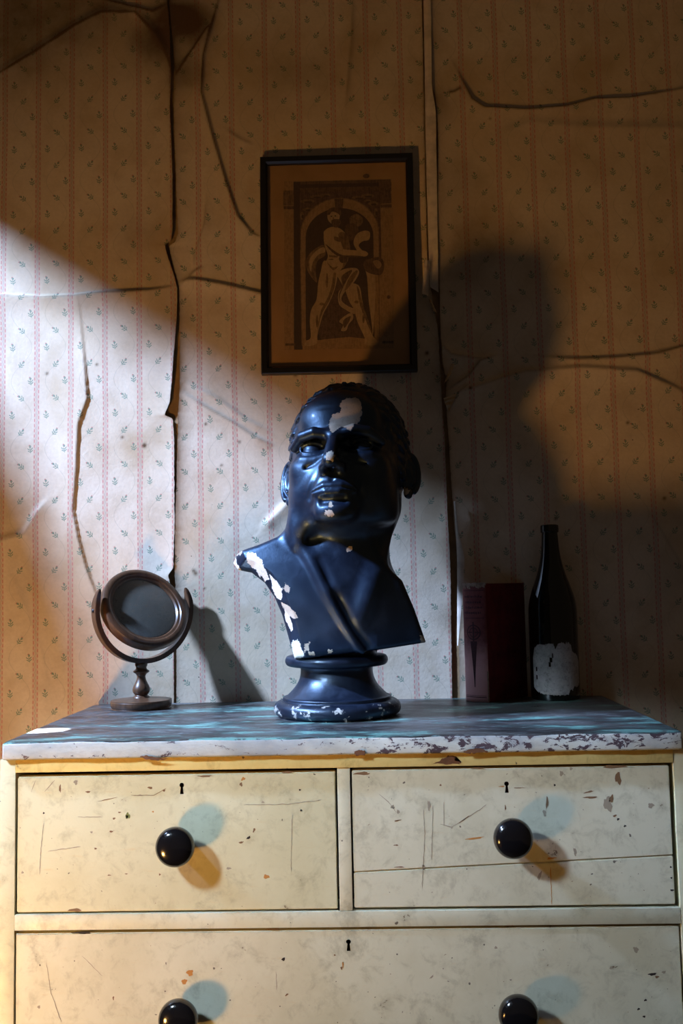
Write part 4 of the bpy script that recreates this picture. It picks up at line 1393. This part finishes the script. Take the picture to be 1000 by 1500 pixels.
# ------------------------------------------------------------------ wine bottle with the rest of a label
BX = at(814, 1024, -0.0575)
bottle = thing('wine_bottle', (BX[0], -0.0575, TZ), 'dark wine bottle with a torn pale label beside the book', 'bottle')
BRr = 0.0462
BG = Mat('black_green_glass', (0.004, 0.006, 0.005), 0.06, 0.5, coat=0.3, coat_rough=0.02).m
lathe('glass_body', smooth_profile([(0.0005, 0.004), (0.030, 0.002), (0.040, 0.0), (0.0446, 0.0025), (BRr, 0.008), (BRr, 0.06), (BRr, 0.12), (BRr, 0.158), (0.0455, 0.176), (0.0425, 0.194), (0.0360, 0.215), (0.0285, 0.236), (0.0228, 0.256), (0.0190, 0.275), (0.0170, 0.292),
                                    (0.0160, 0.308), (0.0152, 0.319), (0.0155, 0.3195), (0.0172, 0.3205), (0.0176, 0.325), (0.0174, 0.332), (0.0165, 0.3342), (0.0125, 0.3348), (0.0005, 0.330)], 5), BG, bottle, 96, 'z', 50)


def label_material():
    M = Mat('worn_paper_label', rough=0.85, spec=0.15)
    vec = M.coords(); a = M.noise(vec, 60, 6, 0.75); b = M.noise(vec, 160, 5, 0.8)
    col = M.mix(a.step(0.35, 0.7), (0.52, 0.49, 0.47), (0.35, 0.33, 0.32))
    col = M.mix(b.step(0.50, 0.66) * 0.7, col, (0.17, 0.16, 0.155))
    col = M.mix(b.step(0.72, 0.735), col, (0.02, 0.02, 0.02))
    M.color(col); M.bump(b, 0.0006, 0.6)
    return M.m


topL = [(-1.15, .080), (-1.05, .098), (-.85, .105), (-.6, .106), (-.35, .108), (-.15, .107), (-.08, .097), (0, .106), (.12, .110), (.3, .108), (.5, .109), (.62, .104), (.66, .093), (.85, .088), (1.0, .084), (1.12, .070)]
botL = [(-1.15, .024), (-.9, .017), (-.6, .013), (0, .0115), (.3, .0115), (.42, .013), (.5, .022), (.62, .020), (.7, .027), (.9, .025), (1.12, .032)]
aa = np.linspace(-1.15, 1.12, 110)
zt = np.interp(aa, *np.array(topL).T) + rng.normal(0, .0010, 110); zb = np.interp(aa, *np.array(botL).T) + rng.normal(0, .0008, 110)
vs, fs = [], []
for a, t_, b_ in zip(aa, zt, zb):
    for k in range(12):
        z = b_ + (t_ - b_) * k / 11
        r = BRr + 0.0005
        vs.append((r * math.sin(a - 0.06), -r * math.cos(a - 0.06), z))
for i in range(109):
    for k in range(11):
        hole = (abs(aa[i] + .28) < .05 and k == 7) or (abs(aa[i] + .33) < .045 and k == 6) or (abs(aa[i] + .2) < .02 and k == 8) or (abs(aa[i] + .95) < .03 and k in (3, 5))
        if not hole:
            fs.append((i * 12 + k, (i + 1) * 12 + k, (i + 1) * 12 + k + 1, i * 12 + k + 1))
mesh_obj('label', vs, fs, label_material(), bottle, smooth=True)['label'] = 'torn grey-white paper label'

# ------------------------------------------------------------------ framed engraving
FRC = [at(a, b, -0.026) for a, b in ((378.4, 226), (604.4, 224), (611.6, 545), (384.3, 546.5))]
PC = sum(FRC) / 4
PW = (FRC[1][0] - FRC[0][0] + FRC[2][0] - FRC[3][0]) / 2
PH = (FRC[0][2] - FRC[3][2] + FRC[1][2] - FRC[2][2]) / 2
pic = thing('framed_print', (PC[0], -0.012, PC[2]), 'old brown engraving of a muscular standing figure in a thin black frame', 'picture')
pic.rotation_euler = (math.radians(-1.0), math.radians(0.3), 0)
FRAMEM = simple('black_frame_wood', (0.012, 0.011, 0.011), 0.35, 0.5, 0.3, 80)
fw = 0.0150


def frame_bar(p0, p1, i0, i1):
    """mitred bar: outer edge p0-p1, inner edge i0-i1 in the frame's plane"""
    bm = bmesh.new()
    yb, yf_ = 0.004, -0.014
    sect = []
    for (o, i) in ((p0, i0), (p1, i1)):
        mid = tuple(o[k] * .25 + i[k] * .75 for k in range(2))
        sect.append([bm.verts.new((o[0], yb, o[1])), bm.verts.new((o[0], yf_ + .002, o[1])), bm.verts.new((o[0] * .9 + i[0] * .1, yf_, o[1] * .9 + i[1] * .1)),
                     bm.verts.new((mid[0], yf_, mid[1])), bm.verts.new((i[0], yf_ + .005, i[1])), bm.verts.new((i[0], yb, i[1]))])
    for k in range(6):
        l = (k + 1) % 6
        bm.faces.new((sect[0][k], sect[0][l], sect[1][l], sect[1][k]))
    bm.faces.new(sect[0][::-1]); bm.faces.new(sect[1])
    return bm_obj('frame_bar', bm, FRAMEM, pic)


o_ = [(-PW / 2, PH / 2), (PW / 2, PH / 2), (PW / 2, -PH / 2), (-PW / 2, -PH / 2)]
i_ = [(-PW / 2 + fw, PH / 2 - fw), (PW / 2 - fw, PH / 2 - fw), (PW / 2 - fw, -PH / 2 + fw), (-PW / 2 + fw, -PH / 2 + fw)]
for k in range(4):
    frame_bar(o_[k], o_[(k + 1) % 4], i_[k], i_[(k + 1) % 4])


def print_material():
    M = Mat('browned_print_paper', rough=0.8, spec=0.2)
    vec = M.coords()
    a = M.noise(vec, 9, 5, 0.6)
    col = M.mix(a.step(0.35, 0.7), (0.46, 0.25, 0.11), (0.38, 0.20, 0.085))
    M.color(col)
    return M.m


def ink(name, c, hatch=0.35):
    M = Mat(name, c, 0.85, 0.15)
    vec = M.coords(scale=(1, 1, 1), rot=(0, 0.5, 0))
    a = M.noise(vec, 130, 5, 0.75)
    b = M.noise(M.coords(scale=(1, 1, 0.12), rot=(0, 0.7, 0)), 420, 2, 0.6)
    M.color(M.mix((a * 0.6 + b * 0.4).step(0.40, 0.62) * hatch * 1.6, c, (0.07, 0.045, 0.028)))
    return M.m


INK = {'p': ink('ink_pale', (0.40, 0.225, 0.105), .2), 'l': ink('ink_light', (0.50, 0.31, 0.15), .16), 'm': ink('ink_mid', (0.28, 0.16, 0.08), .4), 'd': ink('ink_dark', (0.10, 0.062, 0.040), .35),
       'k': ink('ink_black', (0.040, 0.030, 0.022), .3), 's': ink('ink_shade', (0.185, 0.105, 0.057), .45), 'v': ink('ink_violet', (0.165, 0.095, 0.062), .45)}
paper = box('print_sheet', (-PW / 2 + fw * .8, -0.0015, -PH / 2 + fw * .8), (PW / 2 - fw * .8, 0.001, PH / 2 - fw * .8), print_material(), pic)
QC = np.array([(68, 60), (905, 52), (932, 1240), (90, 1246)], float)     # the frame's corners in the measured close-up


def pr(x, y):
    """close-up position -> place on the sheet"""
    u, v = 0.5, 0.5
    for _ in range(4):
        tp = QC[0] * (1 - u) + QC[1] * u; bt = QC[3] * (1 - u) + QC[2] * u
        q = tp * (1 - v) + bt * v
        u += (x - q[0]) / 838; v += (y - q[1]) / 1187
    return (-PW / 2 + u * PW, PH / 2 - v * PH)


LAYER = [0.0017]


def ink_poly(P, key, smooth=0):
    V2 = [pr(*p) for p in P]
    if smooth:
        n = len(V2); out = []
        for i in range(n):
            p0, p1, p2, p3 = [np.array(V2[(i + k) % n]) for k in (-1, 0, 1, 2)]
            for s in range(4):
                t = s / 4
                out.append(tuple(0.5 * ((2 * p1) + (-p0 + p2) * t + (2 * p0 - 5 * p1 + 4 * p2 - p3) * t * t + (-p0 + 3 * p1 - 3 * p2 + p3) * t ** 3)))
        V2 = out
    LAYER[0] += 0.00003
    INKS.append((V2, -LAYER[0], key))


INKS = []


def ellipse(cx, cy, rx, ry, key, a0=0, a1=2 * PI, n=28):
    ink_poly([(cx + rx * math.cos(a0 + (a1 - a0) * i / n), cy + ry * math.sin(a0 + (a1 - a0) * i / n)) for i in range(n + (0 if abs(a1 - a0 - 2 * PI) < 1e-6 else 1))], key)


# architecture of the niche
ink_poly([(200, 185), (790, 185), (805, 1112), (212, 1112)], 'p')
ink_poly([(258, 190), (785, 185), (790, 250), (262, 255)], 's')
ink_poly([(262, 206), (788, 202), (789, 222), (262, 226)], 'd')
ink_poly([(196, 238), (252, 238), (252, 322), (196, 322)], 'm'); ink_poly([(720, 190), (785, 190), (790, 318), (728, 322)], 's')
ink_poly([(198, 325), (256, 325), (262, 342), (200, 342)], 's'); ink_poly([(730, 325), (790, 325), (792, 342), (732, 342)], 's')
ink_poly([(252, 190), (288, 190), (310, 1112), (264, 1112)], 'd')
ink_poly([(286, 250), (728, 248), (736, 620), (296, 620)], 'v')
for (a, b, r1, r2) in ((330, 300, 40, 12), (380, 275, 36, 10), (430, 268, 26, 9), (330, 345, 26, 10), (610, 285, 38, 10), (660, 275, 34, 11), (690, 320, 26, 14), (660, 305, 20, 8), (300, 380, 10, 22), (705, 370, 10, 24)):
    ellipse(a, b, r1, r2, 'm'); ellipse(a + 4, b + 5, r1 * .6, r2 * .5, 'd')
arch = [(292, 620)] + [(508 + 216 * math.cos(t), 478 - 194 * math.sin(t)) for t in np.linspace(PI, 0, 26)] + [(728, 1090), (304, 1090)]
ink_poly(arch, 'm')
ink_poly([(x + (4 if x < 500 else -4), y + 4) for x, y in arch], 'p')
ink_poly([(478, 290), (528, 290), (524, 352), (484, 352)], 's')
niche = [(322, 640)] + [(507 + 185 * math.cos(t), 500 - 158 * math.sin(t)) for t in np.linspace(PI, 0, 26)] + [(700, 1062), (328, 1062)]
ink_poly(niche, 'd')
ink_poly([(440, 800), (520, 720), (620, 760), (660, 860), (650, 1052), (410, 1056), (420, 900)], 'v', 1)
ink_poly([(326, 1076), (420, 1060), (560, 1048), (700, 1064), (800, 1078), (800, 1108), (326, 1108)], 'p')
ink_poly([(740, 345), (800, 345), (806, 1080), (745, 1080)], 'p'); ink_poly([(205, 345), (255, 345), (262, 1080), (210, 1080)], 'p')
ink_poly([(215, 1078), (268, 1078), (268, 1090), (215, 1090)], 's'); ink_poly([(742, 1072), (802, 1072), (802, 1086), (742, 1086)], 's')
# cloth behind, staff, then the figure
ink_poly([(424, 545), (372, 566), (330, 612), (326, 664), (352, 716), (386, 750), (378, 690), (388, 632), (430, 600)], 'm', 1)
ink_poly([(420, 556), (376, 580), (342, 630), (352, 690), (362, 640), (392, 598), (428, 584)], 'l', 1)
ink_poly([(650, 690), (690, 676), (704, 780), (700, 900), (690, 1046), (668, 1046), (664, 860)], 'l', 1)
ink_poly([(640, 640), (690, 620), (734, 620), (752, 660), (738, 710), (700, 712), (650, 690)], 's', 1); ink_poly([(690, 640), (720, 634), (738, 660), (716, 680)], 'p', 1)
ink_poly([(590, 720), (650, 690), (668, 860), (690, 1050), (650, 1050), (610, 860)], 'd', 1)
ink_poly([(560, 400), (600, 376), (634, 404), (622, 440), (576, 450)], 'm', 1)
ink_poly([(540, 440), (590, 430), (612, 470), (580, 520), (546, 510)], 's', 1)
ink_poly([(584, 540), (600, 490), (640, 470), (672, 478), (668, 520), (634, 528), (612, 552), (640, 590), (620, 600)], 'l', 1)
# legs
ink_poly([(426, 630), (494, 676), (488, 770), (456, 856), (424, 916), (402, 985), (390, 1040), (388, 1078), (352, 1094), (320, 1088), (332, 1066), (354, 1046), (348, 960), (356, 896), (384, 842), (392, 756), (406, 690)], 'l', 1)
ink_poly([(478, 690), (490, 690), (480, 780), (450, 858), (416, 916), (396, 990), (388, 1030), (406, 910), (446, 830), (466, 764)], 'm', 1)
ink_poly([(540, 766), (612, 768), (632, 850), (646, 910), (670, 980), (692, 1046), (720, 1076), (704, 1094), (650, 1090), (646, 1052), (608, 970), (588, 900), (560, 850)], 'l', 1)
ink_poly([(602, 776), (614, 790), (632, 860), (648, 910), (676, 990), (692, 1046), (674, 1010), (638, 926), (618, 866)], 'm', 1)
# trunk, arms, head
ink_poly([(424, 470), (466, 446), (514, 458), (548, 500), (560, 570), (548, 630), (508, 690), (470, 694), (432, 650), (444, 604), (424, 540)], 'l', 1)
ink_poly([(520, 474), (552, 500), (566, 574), (554, 632), (524, 676), (534, 600), (518, 540), (500, 490)], 'm', 1)
ink_poly([(450, 600), (500, 606), (496, 616), (452, 612)], 'm'); ink_poly([(440, 640), (470, 668), (500, 664), (472, 684)], 'm', 1)
for (a, b, r1, r2) in ((440, 740, 7, 40), (412, 868, 12, 8), (388, 960, 6, 34), (602, 860, 12, 8), (640, 950, 6, 26), (470, 560, 20, 5), (462, 625, 14, 4), (446, 508, 6, 18), (560, 590, 26, 4)):
    ellipse(a, b, r1, r2, 'm')
ink_poly([(478, 500), (520, 512), (512, 530), (480, 520)], 'm', 1); ink_poly([(505, 615), (540, 610), (548, 640), (516, 644)], 's', 1)
ink_poly([(420, 476), (444, 462), (470, 486), (486, 540), (520, 568), (600, 578), (640, 580), (664, 596), (650, 612), (600, 612), (520, 608), (470, 580), (434, 530)], 'l', 1)
ink_poly([(430, 540), (470, 588), (520, 614), (600, 616), (640, 612), (590, 606), (522, 602), (474, 574)], 's', 1)
ellipse(474, 388, 34, 42, 'l'); ink_poly([(438, 372), (450, 346), (490, 338), (514, 356), (512, 386), (496, 372), (466, 362), (450, 380)], 's', 1)
ink_poly([(462, 410), (500, 404), (514, 420), (500, 448), (474, 446)], 's', 1); ellipse(462, 388, 5, 3, 'k'); ellipse(484, 386, 5, 3, 'k'); ink_poly([(472, 388), (478, 404), (468, 404)], 'm')
# loincloth streaming down
ink_poly([(494, 706), (540, 678), (600, 676), (614, 706), (580, 762), (536, 806), (520, 850), (560, 884), (596, 900), (590, 926), (540, 900), (506, 870), (502, 810), (524, 770)], 'l', 1)
ink_poly([(520, 720), (560, 690), (576, 692), (540, 756), (512, 820), (512, 860), (506, 820), (524, 770)], 's', 1); ink_poly([(560, 730), (596, 690), (606, 700), (570, 764), (536, 800)], 'm', 1)
ink_poly([(508, 964), (540, 934), (576, 920), (584, 950), (560, 980), (546, 1014), (518, 1014), (530, 984)], 'l', 1); ink_poly([(530, 960), (570, 936), (560, 968), (536, 1000)], 's', 1)
ellipse(776, 836, 10, 10, 's'); ellipse(652, 168, 18, 12, 's')
keys = list(INK)
bm = bmesh.new()
for V2, y, key in INKS:
    f = bm.faces.new([bm.verts.new((x, y, z)) for x, z in V2]); f.material_index = keys.index(key); f.normal_update()
    if f.normal.y > 0: f.normal_flip()
bmesh.ops.triangulate(bm, faces=bm.faces[:])
me = bpy.data.meshes.new('engraving'); bm.to_mesh(me); bm.free()
for k in keys: me.materials.append(INK[k])
eng = bpy.data.objects.new('engraving', me); C.objects.link(eng); eng.parent = paper
# glass over the print
gm = bpy.data.materials.new('picture_glass'); gm.use_nodes = True
nt = gm.node_tree; nt.nodes.remove(nt.nodes['Principled BSDF'])
tr, gs, mx = [nt.nodes.new(k) for k in ('ShaderNodeBsdfTransparent', 'ShaderNodeBsdfGlossy', 'ShaderNodeMixShader')]
gs.inputs['Roughness'].default_value = 0.05; mx.inputs[0].default_value = 0.05
tr.inputs[0].default_value = (0.93, 0.94, 0.93, 1)
nt.links.new(tr.outputs[0], mx.inputs[1]); nt.links.new(gs.outputs[0], mx.inputs[2]); nt.links.new(mx.outputs[0], nt.nodes['Material Output'].inputs[0])
mesh_obj('glass_pane', [(-PW / 2 + fw * .9, -0.0075, -PH / 2 + fw * .9), (PW / 2 - fw * .9, -0.0075, -PH / 2 + fw * .9), (PW / 2 - fw * .9, -0.0075, PH / 2 - fw * .9), (-PW / 2 + fw * .9, -0.0075, PH / 2 - fw * .9)], [(0, 1, 2, 3)], gm, pic)
